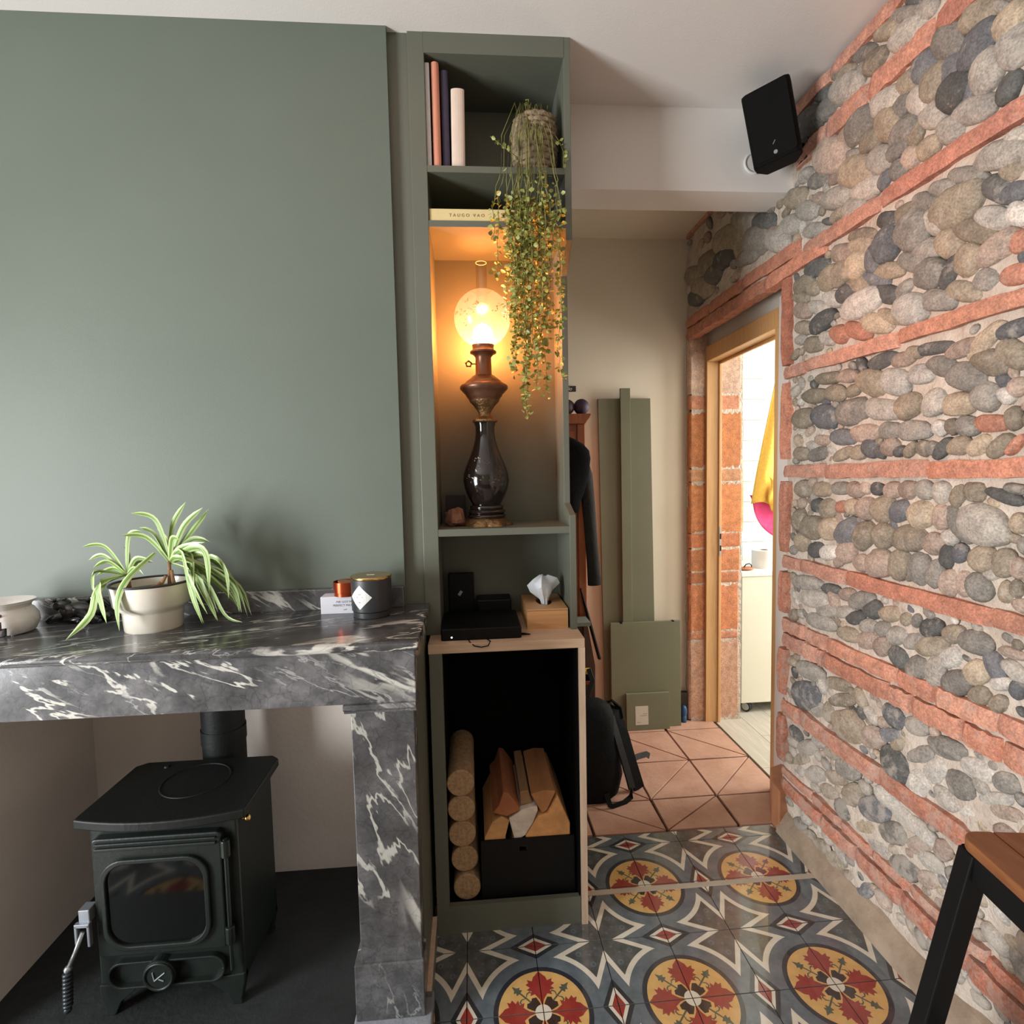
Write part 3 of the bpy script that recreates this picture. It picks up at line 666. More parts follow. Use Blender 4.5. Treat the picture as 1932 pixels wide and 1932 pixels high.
BCOL = [(196, 139, 116), (192, 132, 109), (187, 127, 105), (198, 145, 123), (186, 128, 110), (193, 139, 119)]
def place_brick(c, size, face, col=None, parent=wall_r):
    # face 'x': shows towards -x (pebble wall); 'y': shows towards -y (door reveal)
    o = bpy.data.objects.new('brick', RND.choice(BRK2 if face == 'y' or size[1] > 0.12 else BRK)); COL.objects.link(o); o.parent = parent
    L, H, D = size
    if face == 'x': m = Matrix(((0, D, 0), (-L, 0, 0), (0, 0, H))).to_4x4()
    else: m = Matrix(((L, 0, 0), (0, D, 0), (0, 0, H))).to_4x4()
    m = m @ Matrix.Rotation(RND.uniform(-0.006, 0.006), 4, 'Y')
    m.translation = Vector(c) - WORLD[parent]
    o.matrix_local = m
    if face == 'y': o.material_slots[0].link = 'OBJECT'; o.material_slots[0].material = brick_clean
    b_ = col or RND.choice(BCOL); j = RND.uniform(0.93, 1.06)
    o.color = (lin(min(255, b_[0] * j)), lin(min(255, b_[1] * j)), lin(min(255, b_[2] * j)), 1)
for z0, z1, js in COURSES:
    for a, b_ in zip(js[:-1], js[1:]):
        if a > 0.66 and z0 < 2.15: continue
        L = a - b_ - 0.008
        pale = (198, 146, 126) if a > 0.40 and z0 > 0.5 else None
        if z0 < 0.3: pale = RND.choice([(190, 128, 106), (198, 144, 124), (184, 118, 96)])
        place_brick((0.636, (a + b_) / 2, (z0 + z1) / 2), (L, (z1 - z0) * RND.uniform(0.94, 1.02), 0.046), 'x', pale)
# lintel courses over the door, bedded a little proud
for z0, z1, js in ((2.163, 2.214, [1.575, 1.30, 0.98, 0.56]), (2.104, 2.156, [1.575, 1.16, 0.80, 0.43])):
    for a, b_ in zip(js[:-1], js[1:]): place_brick((0.640, (a + b_) / 2, (z0 + z1) / 2), (a - b_ - 0.006, z1 - z0, 0.056), 'x', (192, 130, 106))
# upright brick edges lining the near side of the door
for z0, z1 in ((1.786, 2.10), (1.44, 1.72), (1.09, 1.355), (0.858, 1.012), (0.54, 0.715), (0.275, 0.455)):
    place_brick((0.642, 0.642, (z0 + z1) / 2), (0.046, z1 - z0, 0.058), 'x', RND.choice([(196, 134, 110), (190, 122, 98), (200, 142, 120)]))
# the far reveal of the door: deep bricks and thin tiles
for z0, z1, c in ((0.015, 0.462, (196, 146, 116)), (0.470, 0.508, (202, 132, 96)), (0.515, 0.776, (200, 122, 76)), (0.786, 0.842, (196, 118, 74)), (0.852, 0.970, (202, 124, 74)),
                  (0.984, 1.056, (198, 116, 70)), (1.066, 1.336, (204, 124, 68)), (1.348, 1.408, (206, 142, 96)), (1.420, 1.716, (200, 120, 64)), (1.736, 1.806, (200, 130, 92)), (1.818, 2.14, (206, 168, 142))):
    w_ = RND.uniform(-0.012, 0.012)
    c = (c[0], c[1] + 8, c[2] + 14); z0 -= 0.003; z1 += 0.003
    place_brick((0.69, 1.566, (z0 + z1) / 2), (0.118, z1 - z0, 0.034), 'y', c)
    place_brick((0.856 + w_ / 2, 1.566, (z0 + z1) / 2), (0.148 + w_, z1 - z0, 0.034), 'y', c)
# plaster foot of the wall
mb = MB().prism([(0.590, 0.0), (0.64, 0.0), (0.64, 0.085), (0.625, 0.075), (0.597, 0.042)], 1, -3.6, 0.615)
build(mb, 'baseboard_right', plaster_skirt, kind='structure')
mb = MB().prism([(0.594, 0.60), (0.735, 0.64), (0.735, 0.80), (0.655, 0.77), (0.60, 0.66)], 2, 0, 0.17)
build(mb, 'trim_2', M('brown_door_block', rgb(186, 132, 96), rgb(168, 112, 78), rough=0.6, nscale=10), bevel=0.006, kind='structure')
build(B(0.714, 0.735, 0.634, 0.845, 0.0, 2.10), 'trim_3', M('door_plaster', rgb(222, 214, 206), rough=0.8), kind='structure')
build(B(0.738, 0.78, 0.634, 1.552, 2.06, 2.16), 'trim_4', M('door_plaster_panel', rgb(206, 200, 190), rgb(196, 188, 176), rough=0.85, nscale=6), kind='structure')

# ---- door frame
door_wood = M('door_frame_pine', rgb(206, 158, 104), rgb(218, 172, 118), rough=0.4, nscale=7, stretch=(14, 14, 1))
dr = thing('door_1', 'unpainted wooden door frame without a door leaf, set in the brick opening', 'door frame', (0.76, 1.2, 0), kind='structure')
mb = MB().prism([(0.72, 1.532), (0.785, 1.532), (0.785, 1.522), (0.80, 1.522), (0.80, 1.556), (0.72, 1.556)], 2, 0, 1.985)
build(mb, 'jamb', door_wood, dr, bevel=0.002)
mb = MB().prism([(0.72, 0.845), (0.80, 0.845), (0.80, 0.895), (0.785, 0.895), (0.785, 0.885), (0.72, 0.885)], 2, 0.0, 1.985)
build(mb, 'jamb', door_wood, dr, bevel=0.002)
mb = MB().box(0.72, 0.80, 0.845, 1.556, 1.985, 2.065).box(0.785, 0.80, 0.885, 1.532, 1.97, 1.985)
build(mb, 'head', door_wood, dr, bevel=0.003)
mb = MB().box(0.788, 0.7995, 1.5195, 1.523, 0.94, 1.10, 0).box(0.790, 0.798, 1.5185, 1.5197, 0.965, 0.995, 1).box(0.790, 0.798, 1.5185, 1.5197, 1.03, 1.06, 1)  # the two black plates paint the dark inside of the slots
build(mb, 'strike_plate', [M('steel', rgb(170, 168, 160), rough=0.35, metal=0.9), black_metal], dr, label='steel strike plate with two slots painted as black plates')

# ================================================================== FIREPLACE
fp = thing('marble_fireplace', 'dark grey marble fireplace surround with thick white veins and a deep mantel shelf', 'fireplace', (-1.35, 0.15, 0))
# shelf: rounded front and right nosing
prof = [(0.345, 0.985), (-0.022, 0.985), (-0.030, 0.990), (-0.033, 0.997), (-0.030, 1.005), (-0.022, 1.009), (0.345, 1.009)]
mb = MB().prism(prof, 0, -2.03, -0.69)
mb.box(-0.763, -0.690, 0.345, 0.362, 0.985, 1.009)
build(mb, 'shelf', marble_t, fp, bevel=0.003)
build(B(-2.0, -0.764, 0.325, 0.347, 1.007, 1.072), 'backsplash', marble_h, fp, bevel=0.004)
build(B(-2.0, -0.700, -0.015, 0.03, 0.856, 0.986), 'frieze', marble_h, fp, bevel=0.002)
build(B(-0.745, -0.701, 0.03, 0.34, 0.93, 0.986), 'return', marble_h, fp, bevel=0.002)
for x0, x1 in ((-0.868, -0.704), (-1.996, -1.832)):
    leg = build(B(x0 + 0.010, x1 - 0.002, -0.012, 0.05, 0.19, 0.836), 'leg', marble_v, fp, bevel=0.002)
    mb = MB().prism([(-0.012, 0.832), (0.05, 0.832), (0.05, 0.857), (-0.024, 0.857), (-0.024, 0.846), (-0.014, 0.838)], 0, x0 - 0.006, x1 + 0.004)
    build(mb, 'capital', marble_h, leg, bevel=0.001)
    build(B(x0 - 0.006, x1 + 0.002, -0.020, 0.055, 0.042, 0.192), 'plinth', marble_v, leg, bevel=0.003)
kerb_m = M('worn_grey_stone', rgb(118, 122, 128), rgb(140, 144, 150), rough=0.5, nscale=9, bmp=0.2)
for x0, x1 in ((-0.880, -0.685), (-2.02, -1.83)): build(B(x0, x1, -0.16, 0.05, 0.0, 0.042), 'foot_slab', kerb_m, fp, bevel=0.004, label='worn light grey stone slab')

# ================================================================== STOVE
st = thing('wood_stove', 'small dark green cast iron wood stove with glass door standing in the fireplace', 'stove', (-1.35, 0.18, 0.04))
iron = M('green_black_enamel', rgb(17, 24, 21), rgb(21, 28, 25), spec=0.35, rough=0.42, nscale=20, bmp=0.06, bscale=90)
iron2 = M('green_black_top', rgb(12, 16, 14), rgb(16, 20, 18), spec=0.3, rough=0.55, nscale=20, bmp=0.08, bscale=90)
XL, XRs, YF, YB = -1.530, -1.172, 0.060, 0.300
mb = MB().box(XL, XRs, YF + 0.004, YB, 0.10, 0.556)
build(mb, 'body', iron, st, bevel=0.006)
# top plate, front edge bowed
poly = []
for k in range(13):
    t = k / 12; x = -1.548 + t * 0.408; poly.append((x, 0.038 - 0.030 * (1 - (2 * t - 1) ** 2)))
poly += [(-1.142, 0.285), (-1.165, 0.305), (-1.52, 0.305), (-1.545, 0.285)]
tp = build(MB().prism(poly, 2, 0.556, 0.580), 'top_plate', iron2, st, bevel=0.004)
build(MB().ring((-1.33, 0.19, 0.580), (0, 0, 1), 0.085, 0.0025, 40, 6), 'hotplate_ring', iron2, tp, smooth=True)
build(MB().lathe([(0.0, 0.584), (0.006, 0.584), (0.008, 0.580)], -1.45, 0.27, 12), 'lug', iron2, tp)
# legs: flared brackets
for sx, x in ((1, XL), (-1, XRs)):
    for y0, y1 in ((YF, YF + 0.022), (YB - 0.022, YB)):
        p = [(x, 0.125), (x + sx * 0.105, 0.118), (x + sx * 0.085, 0.103), (x + sx * 0.050, 0.075), (x + sx * 0.034, 0.040), (x + sx * 0.008, 0.040), (x + sx * 0.010, 0.055), (x, 0.10)]
        build(MB().prism(p, 1, y0, y1), 'leg', iron, st, bevel=0.003)
# door
door = build(MB().prism(rrect(-1.515, -1.205, 0.212, 0.522, 0.012), 1, YF - 0.016, YF + 0.006), 'door', iron, st, bevel=0.004)
def frame_ring(outer, inner, y0, y1):
    mb = MB(); n = len(outer)
    v = [(x, y0, z) for x, z in outer] + [(x, y0, z) for x, z in inner] + [(x, y1, z) for x, z in outer] + [(x, y1, z) for x, z in inner]
    f = []
    for i in range(n):
        j = (i + 1) % n
        f += [(i, j, n + j, n + i), (2 * n + i, 3 * n + i, 3 * n + j, 2 * n + j), (i, 2 * n + i, 2 * n + j, j), (n + i, n + j, 3 * n + j, 3 * n + i)]
    return mb.add(v, f)
go, gi = rrect(-1.494, -1.236, 0.232, 0.470, 0.055, 8), rrect(-1.482, -1.248, 0.244, 0.458, 0.050, 8)
build(frame_ring(go, gi, YF - 0.026, YF - 0.014), 'window_frame', iron, door, bevel=0.003)
glass_m = M('dark_stove_glass', rgb(8, 9, 9), rough=0.07, spec=0.4)  # opaque near-black pane, glossy enough to mirror the floor
build(MB().prism(rrect(-1.484, -1.246, 0.242, 0.460, 0.050, 8), 1, YF - 0.0185, YF - 0.015), 'glass', glass_m, door, label='dark stove window reflecting the patterned floor')
build(B(-1.505, -1.215, YF - 0.022, YF - 0.012, 0.492, 0.500).box(-1.505, -1.215, YF - 0.022, YF - 0.012, 0.506, 0.512), 'moulding', iron, door, bevel=0.002)
for z in (0.245, 0.475):
    h = build(MB().tube([(-1.196, YF - 0.012, z - 0.022), (-1.196, YF - 0.012, z + 0.022)], 0.011, 12), 'hinge', iron, st, bevel=0.002)
build(MB().tube([(-1.196, YF - 0.012, 0.15), (-1.196, YF - 0.012, 0.50)], 0.005, 8), 'hinge_pin', iron, st)
# air slide and dial
build(frame_ring(rrect(-1.502, -1.215, 0.118, 0.190, 0.034, 8), rrect(-1.496, -1.221, 0.124, 0.184, 0.030, 8), YF - 0.012, YF + 0.006), 'air_slot_rim', iron, st, bevel=0.002)
dial = build(MB().tube([(-1.372, YF + 0.005, 0.155), (-1.372, YF - 0.022, 0.155)], 0.040, 28), 'air_dial', iron, st, bevel=0.004)
build(MB().ring((-1.372, YF - 0.022, 0.155), (0, 1, 0), 0.034, 0.004, 28, 8), 'rim', iron, dial, smooth=True)
mk = M('dial_mark', rgb(120, 132, 132), rough=0.4)
m_ = MB()
for a, b_ in (((-1.386, 0.168), (-1.382, 0.146)), ((-1.382, 0.146), (-1.356, 0.166)), ((-1.372, 0.150), (-1.360, 0.144))):
    m_.tube([(a[0], YF - 0.0235, a[1]), (b_[0], YF - 0.0235, b_[1])], 0.0016, 6)
build(m_, 'arrow_mark', mk, dial)
# spring handle on the left
hd = build(MB().box(-1.546, -1.520, YF - 0.03, YF + 0.0, 0.318, 0.352).box(-1.553, -1.546, YF - 0.038, YF - 0.026, 0.262, 0.318).box(-1.524, -1.517, YF - 0.038, YF - 0.026, 0.262, 0.318).box(-1.553, -1.517, YF - 0.038, YF - 0.026, 0.312, 0.322), 'latch', M('bright_latch', rgb(150, 156, 164), rough=0.35, metal=0.7), st, bevel=0.002)
m_ = MB().tube([(-1.535, YF - 0.034, 0.300), (-1.546, YF - 0.045, 0.262), (-1.560, YF - 0.055, 0.225)], 0.005, 10)
m_.sphere((-1.560, YF - 0.055, 0.225), 0.009, 12, 8)
build(m_, 'handle_rod', M('bright_rod', rgb(160, 164, 168), rough=0.3, metal=0.8), hd, smooth=True)
m_ = MB()
for k in range(9): m_.ring((-1.561 - 0.0006 * k, YF - 0.056, 0.214 - k * 0.010), (0, 0, 1), 0.0065, 0.0048, 14, 6)
m_.sphere((-1.567, YF - 0.056, 0.122), 0.009, 12, 8)
build(m_, 'coil_grip', M('dark_coil', rgb(52, 58, 62), rough=0.35, metal=0.6), hd, smooth=True)
# brass air knob on the right flank
build(MB().tube([(-1.172, 0.085, 0.528), (-1.158, 0.085, 0.528)], 0.003, 10).sphere((-1.154, 0.085, 0.528), 0.0085, 14, 10), 'brass_knob', M('brass', rgb(214, 176, 110), rough=0.25, metal=1.0), st, smooth=True, label='small polished brass knob')
fl = build(MB().lathe([(0.061, 0.30), (0.061, 0.955)], -1.338, 0.382, 32), 'flue_pipe', iron2, st, auto=40, label='black flue pipe')
build(MB().lathe([(0.0635, 0.60), (0.0635, 0.645)], -1.338, 0.382, 32, cap=False), 'collar', iron2, fl, auto=40)
build(MB().box(-1.395, -1.281, 0.29, 0.33, 0.36, 0.50), 'flue_outlet', iron2, st)

# ================================================================== SHELF UNIT (upper, green) AND WOOD STORE (lower)
su = thing('shelf_unit', 'tall green painted shelf unit with open lamp niche beside the chimney', 'shelf unit', (-0.47, 0.49, 0.907))
YU = 0.36
build(B(-0.764, -0.700, 0.368, 0.388, 0.907, CEIL), 'filler_panel', green, su)
build(B(-0.705, -0.658, YU, 0.62, 0.907, CEIL), 'side_panel', green, su, bevel=0.0015)
# right side panel, cut back along the lamp niche
sidep = [(0.36, 0.907), (0.62, 0.907), (0.62, CEIL), (0.36, CEIL), (0.36, 2.108), (0.455, 2.035), (0.455, 1.305), (0.36, 1.272)]
build(MB().prism(sidep, 0, -0.248, -0.228), 'side_panel', green, su, bevel=0.0012)
build(B(-0.660, -0.246, YU, 0.62, 2.632, CEIL), 'top_panel', green, su)
build(B(-0.660, -0.246, 0.612, 0.624, 0.907, CEIL), 'back_panel', green, su)
for z0, z1 in ((2.299, 2.318), (2.142, 2.161)):
    build(B(-0.660, -0.246, YU + 0.001, 0.614, z0, z1), 'shelf', green, su, bevel=0.001)
build(B(-0.660, -0.246, YU + 0.001, 0.614, 1.215, 1.237), 'shelf', green, su, bevel=0.001)
pins = M('shelf_pin', rgb(150, 150, 140), rough=0.3, metal=0.8)
for x, z in ((-0.2495, 2.54), (-0.2495, 2.27)):
    build(MB().tube([(x, 0.48, z), (x - 0.006, 0.48, z)], 0.003, 8), 'screw_cap', pins, su)

lc = thing('wood_store_cabinet', 'open firewood cabinet with pale oak top and side edging and black inside', 'cabinet', (-0.455, 0.44, 0))
build(B(-0.692, -0.225, 0.262, 0.625, 0.879, 0.907), 'top', wood_top, lc, bevel=0.001)
build(B(-0.244, -0.224, 0.262, 0.625, 0.0, 0.879), 'side_panel', wood_light, lc, bevel=0.001)
build(B(-0.690, -0.652, 0.262, 0.30, 0.0, 0.879), 'stile', green, lc, bevel=0.001)
build(B(-0.690, -0.246, 0.268, 0.285, 0.0, 0.088), 'plinth', green, lc)
build(B(-0.655, -0.245, 0.285, 0.615, 0.063, 0.075), 'floor_panel', black_box_mat, lc)
build(B(-0.660, -0.653, 0.298, 0.615, 0.075, 0.879), 'inner_panel', black_box_mat, lc)
build(B(-0.250, -0.2445, 0.272, 0.615, 0.075, 0.879), 'inner_panel', black_box_mat, lc)
build(B(-0.655, -0.245, 0.608, 0.618, 0.075, 0.879), 'back_panel', black_box_mat, lc)
build(B(-0.655, -0.245, 0.272, 0.615, 0.872, 0.878), 'inner_panel', black_box_mat, lc)

# ---- firewood
sawdust = M('pressed_sawdust', rgb(158, 126, 92), rgb(186, 154, 116), rough=0.9, nscale=90, detail=3, bmp=0.4, bscale=150)
bark = M('log_rind', rgb(120, 92, 66), rgb(140, 110, 80), rough=0.9, nscale=40)
RL = [(-0.5975, 0.1172), (-0.603, 0.2016), (-0.609, 0.2860), (-0.6095, 0.3706), (-0.6098, 0.4550)]
words_ = ['bottom', 'second', 'middle', 'fourth', 'top']
for k, (x, z) in enumerate(RL):
    mb = MB(); start = 0
    y0 = 0.305 + 0.004 * ((k * 3) % 4)
    mb.tube([(x, y0, z), (x, y0 + 0.27, z)], 0.0424, 28)
    lb = {'bottom': 'bottom log of the stack of round sawdust logs in the cabinet', 'second': 'round sawdust log second from the bottom of its stack',
          'middle': 'middle log of the stack of five round sawdust logs', 'fourth': 'round sawdust log second from the top of its stack', 'top': 'top log of the stack of round sawdust logs in the cabinet'}[words_[k]]
    build(mb, 'sawdust_log', [sawdust], label=lb, cat='log', group='round sawdust logs stacked in the wood cabinet', auto=40, bevel=0.003)
crate = thing('log_crate', 'black crate full of split logs inside the wood cabinet', 'crate', (-0.40, 0.43, 0.075))
fpn = MB().box(-0.552, -0.258, 0.298, 0.304, 0.075, 0.228).box(-0.552, -0.258, 0.298, 0.304, 0.242, 0.268).box(-0.552, -0.432, 0.298, 0.304, 0.228, 0.242).box(-0.408, -0.258, 0.298, 0.304, 0.228, 0.242)
build(fpn, 'front_panel', black_metal, crate)
build(B(-0.552, -0.258, 0.585, 0.593, 0.075, 0.258), 'back_panel', black_metal, crate)
for x in (-0.552, -0.266): build(B(x, x + 0.008, 0.303, 0.585, 0.075, 0.258), 'side_panel', black_metal, crate)
build(B(-0.544, -0.266, 0.303, 0.585, 0.075, 0.081), 'bottom_panel', black_metal, crate)
SPL = [([(-0.514, 0.356), (-0.494, 0.377), (-0.479, 0.421), (-0.463, 0.417), (-0.428, 0.366), (-0.432, 0.356), (-0.469, 0.342)], (150, 92, 58), 0.30, 'reddish split log with a hooked end leaning on the left of the crate'),
       ([(-0.536, 0.085), (-0.540, 0.275), (-0.514, 0.324), (-0.485, 0.341), (-0.461, 0.324), (-0.474, 0.275), (-0.478, 0.085)], (190, 142, 92), 0.3045, 'small tan wedge log in the left corner of the black crate'),
       ([(-0.463, 0.331), (-0.422, 0.355), (-0.391, 0.364), (-0.372, 0.363), (-0.371, 0.350), (-0.386, 0.313), (-0.413, 0.272), (-0.438, 0.258), (-0.440, 0.085), (-0.470, 0.085), (-0.448, 0.268)], (205, 192, 178), 0.3055, 'pale greyish white split log end between tan logs'),
       ([(-0.400, 0.085), (-0.411, 0.272), (-0.371, 0.333), (-0.342, 0.339), (-0.308, 0.396), (-0.270, 0.305), (-0.272, 0.085)], (206, 152, 96), 0.3042, 'large triangular tan split log on the right of the crate'),
       ([(-0.392, 0.402), (-0.353, 0.412), (-0.314, 0.409), (-0.314, 0.403), (-0.341, 0.347), (-0.358, 0.338)], (168, 116, 74), 0.31, 'barky split log lying on top of the large triangular log'),
       ([(-0.425, 0.404), (-0.398, 0.407), (-0.385, 0.364), (-0.424, 0.360)], (140, 108, 76), 0.325, 'narrow dark split log squeezed between two top logs')]
for k, (pl, c, y0, lb) in enumerate(SPL):
    me = M('split_log_%d' % k, rgb(*c), rgb(*[min(255, int(q * 1.16)) for q in c]), rough=0.85, nscale=18, stretch=(1, 0.15, 1), bmp=0.3, bscale=60)
    build(MB().prism(pl, 1, y0, 0.580), 'split_log', me, label=lb, cat='log', group='split logs in the black crate', bevel=0.003)

# ================================================================== LAMP
lx, ly = -0.503, 0.475
lamp = thing('oil_lamp', 'lit antique oil lamp with frosted glass globe and black vase body', 'lamp', (lx, ly, 1.237))
brass_d = M('aged_brass', rgb(150, 122, 84), rgb(110, 86, 58), rough=0.4, metal=0.85, nscale=50, bmp=0.5, bscale=120)
gloss_black = M('black_porcelain', rgb(20, 15, 14), rgb(30, 22, 19), rough=0.12, nscale=5, coat=0.5)
bronze = M('brown_bronze', rgb(96, 66, 50), rgb(120, 84, 64), rough=0.35, metal=0.6, nscale=20)
def foot(r, z, a):
    k = max(0.0, (1.262 - z) / 0.025)
    return r * (1 + k * (0.09 * cos(6 * a) + 0.03 * cos(18 * a)))
build(MB().lathe([(0.07, 1.2375), (0.079, 1.238), (0.076, 1.246), (0.068, 1.254), (0.060, 1.262), (0.05, 1.264)], lx, ly, 72, wob=foot), 'foot', brass_d, lamp, auto=40)
m_ = MB().lathe([(0.052, 1.262), (0.061, 1.264), (0.064, 1.269), (0.061, 1.274), (0.056, 1.277), (0.062, 1.280), (0.064, 1.284), (0.060, 1.289), (0.053, 1.292), (0.056, 1.296), (0.055, 1.301), (0.047, 1.306)], lx, ly, 40)
build(m_, 'base_rings', gloss_black, lamp, auto=50)
vase = build(MB().lathe([(0.046, 1.304), (0.050, 1.312), (0.062, 1.335), (0.072, 1.360), (0.0765, 1.385), (0.074, 1.408), (0.066, 1.432), (0.053, 1.462), (0.042, 1.49), (0.0345, 1.515), (0.031, 1.540), (0.0315, 1.560), (0.036, 1.575)], lx, ly, 48), 'vase_body', gloss_black, lamp, auto=60)
# worn leaf ornament on the vase front
orn = MB(); ro = random.Random(5)
for k in range(46):
    a = -PI / 2 + ro.uniform(-0.95, 0.75); z = ro.uniform(1.375, 1.46)
    r = 0.0768 if z < 1.41 else 0.0745 - (z - 1.408) * 0.42
    c = Vector((lx + r * cos(a), ly + r * sin(a), z)); t = Vector((-sin(a), cos(a), 0)); u = Vector((0, 0, 1)); s = ro.uniform(0.003, 0.008); th = ro.uniform(0, PI)
    p1 = t * cos(th) + u * sin(th); p2 = u * cos(th) - t * sin(th); n = Vector((cos(a), sin(a), 0)) * 0.0009
    orn.add([c + p1 * s + n, c + p2 * s * 0.35 + n, c - p1 * s + n, c - p2 * s * 0.35 + n], [(0, 1, 2, 3)])
build(orn, 'leaf_ornament', M('worn_gilding', rgb(92, 80, 68), rough=0.4, metal=0.4), vase, fixn=False, kind='stuff')
build(MB().lathe([(0.034, 1.573), (0.041, 1.576), (0.040, 1.582), (0.028, 1.588), (0.019, 1.598), (0.020, 1.606), (0.026, 1.616), (0.038, 1.632), (0.047, 1.640), (0.049, 1.645)], lx, ly, 40), 'collar', brass_d, lamp, auto=50)
build(MB().lathe([(0.048, 1.643), (0.052, 1.652), (0.058, 1.658), (0.060, 1.664), (0.070, 1.674), (0.0775, 1.682), (0.078, 1.689), (0.073, 1.695), (0.062, 1.699), (0.060, 1.703), (0.052, 1.710), (0.042, 1.717), (0.035, 1.724)], lx, ly, 44), 'oil_font', bronze, lamp, auto=50)
bn = build(MB().lathe([(0.034, 1.722), (0.0265, 1.730), (0.0255, 1.782), (0.029, 1.788), (0.034, 1.793), (0.043, 1.797), (0.043, 1.802), (0.036, 1.806), (0.034, 1.814), (0.036, 1.822)], lx, ly, 36), 'burner', bronze, lamp, auto=50)
m_ = MB().tube([(lx - 0.025, ly, 1.763), (lx - 0.040, ly, 1.763)], 0.002, 8)
for k in range(5):
    a = 2 * PI * k / 5 + 0.3
    m_.sphere((lx - 0.048 + 0.009 * cos(a), ly, 1.763 + 0.009 * sin(a)), 0.0034, 8, 6)
m_.ring((lx - 0.048, ly, 1.763), (0, 1, 0), 0.008, 0.0022, 18, 6)
build(m_, 'wick_key', bronze, bn, smooth=True)
def glass_mix(name, tint, transp, dim):
    m, nt, b = new_mat(name); nt.nodes.remove(b); out = nt.nodes['Material Output']
    tr = N(nt, 'ShaderNodeBsdfTransparent'); tr.inputs[0].default_value = tint
    tl = N(nt, 'ShaderNodeBsdfTranslucent'); tl.inputs[0].default_value = dim
    df = N(nt, 'ShaderNodeBsdfDiffuse'); df.inputs[0].default_value = dim
    gl = N(nt, 'ShaderNodeBsdfGlossy'); gl.inputs['Roughness'].default_value = 0.15
    a = N(nt, 'ShaderNodeMixShader'); a.inputs[0].default_value = 0.35; nt.links.new(tl.outputs[0], a.inputs[1]); nt.links.new(df.outputs[0], a.inputs[2])
    b2 = N(nt, 'ShaderNodeMixShader'); b2.inputs[0].default_value = transp; nt.links.new(a.outputs[0], b2.inputs[1]); nt.links.new(tr.outputs[0], b2.inputs[2])
    c = N(nt, 'ShaderNodeMixShader'); c.inputs[0].default_value = 0.05; nt.links.new(b2.outputs[0], c.inputs[1]); nt.links.new(gl.outputs[0], c.inputs[2])
    nt.links.new(c.outputs[0], out.inputs[0])
    return m
frost = glass_mix('frosted_globe', (0.97, 0.95, 0.92, 1), 0.62, (0.060, 0.105, 0.165, 1))
clearg = glass_mix('clear_chimney', (0.97, 0.95, 0.92, 1), 0.90, (0.03, 0.05, 0.08, 1))
gp = []
for k in range(25):
    th = math.radians(157 - k * (157 - 20) / 24)
    gp.append((0.0905 * sin(th), 1.908 - 0.0905 * cos(PI - th) * -1 if False else 1.908 + 0.0905 * cos(th)))
globe = build(MB().lathe(gp, lx, ly, 48, cap=False), 'globe', frost, lamp, smooth=True, fixn=False, label='frosted glass globe etched with leaf sprigs')
# etched sprigs
orn = MB()
for k in range(60):
    a = ro.uniform(0, 2 * PI); zz = ro.gauss(1.915, 0.016)
    for q in range(3):
        a2 = a + ro.uniform(-0.12, 0.12); z2 = zz + ro.uniform(-0.008, 0.008); r = math.sqrt(max(1e-6, 0.0909 ** 2 - (z2 - 1.908) ** 2))
        c = Vector((lx + r * cos(a2), ly + r * sin(a2), z2)); t = Vector((-sin(a2), cos(a2), 0)); u = Vector((0, 0, 1)); th = ro.uniform(0, PI); s = ro.uniform(0.002, 0.006)
        p1 = t * cos(th) + u * sin(th); p2 = u * cos(th) - t * sin(th)
        orn.add([c + p1 * s, c + p2 * s * 0.3, c - p1 * s, c - p2 * s * 0.3], [(0, 1, 2, 3)])
build(orn, 'etched_sprigs', M('etching_brown', rgb(170, 110, 66), rough=0.6), globe, fixn=False, kind='stuff')
build(MB().lathe([(0.030, 1.822), (0.035, 1.84), (0.036, 1.86), (0.033, 1.885), (0.024, 1.905), (0.0172, 1.94), (0.0172, 2.080), (0.0178, 2.082)], lx, ly, 28, cap=False), 'glass_chimney', clearg, lamp, smooth=True, fixn=False, label='clear glass chimney tube')
build(MB().ring((lx, ly, 2.082), (0, 0, 1), 0.0172, 0.0011, 28, 6), 'chimney_rim', M('lamplit_rim', rgb(236, 206, 170), rough=0.2), lamp, smooth=True)  # pale peach ring paints the lamplight caught by the glass rim
m, nt, b = new_mat('lamp_flame'); b.inputs['Base Color'].default_value = (1, 0.8, 0.5, 1)
b.inputs['Emission Color'].default_value = (1.0, 0.31, 0.075, 1); b.inputs['Emission Strength'].default_value = 1000
MATS['lamp_flame'] = m
build(MB().sphere((lx, ly, 1.856), (0.031, 0.031, 0.033), 24, 16), 'bulb', m, lamp, smooth=True)

# ================================================================== SHELF CONTENTS
def book(name, x0, x1, z0, z1, y0, depth, c, lean, label, group, rnd=0):
    m = M('book_%s' % '_'.join(map(str, c)), rgb(*c), rgb(*[min(255, q + 6) for q in c]), rough=0.7, nscale=30)
    pg = M('book_pages', rgb(214, 204, 186), rough=0.9)
    t = thing(name, label, 'book', ((x0 + x1) / 2, y0 + depth / 2, z0), group)
    p = []
    n = 8
    for k in range(n + 1):
        a = -PI / 2 + PI * k / n
        p.append((((x0 + x1) / 2) + (x1 - x0) / 2 * sin(a), y0 + rnd - rnd * cos(a)))
    p += [(x1, y0 + depth), (x0, y0 + depth)]
    cv = build(MB().prism(p, 2, z0, z1), 'cover', m, t, bevel=0.001)
    build(B(x0 + 0.002, x1 - 0.002, y0 + depth - 0.004, y0 + depth + 0.0006, z0 + 0.003, z1 - 0.003), 'pages', pg, t)
    t.rotation_euler = (0, lean, 0)
    return t
G_ = 'upright books on the top shelf'
book('book', -0.658, -0.645, 2.318, 2.616, 0.375, 0.21, (214, 214, 216), 0.0, 'thin white upright book against the shelf side', G_, 0.002)
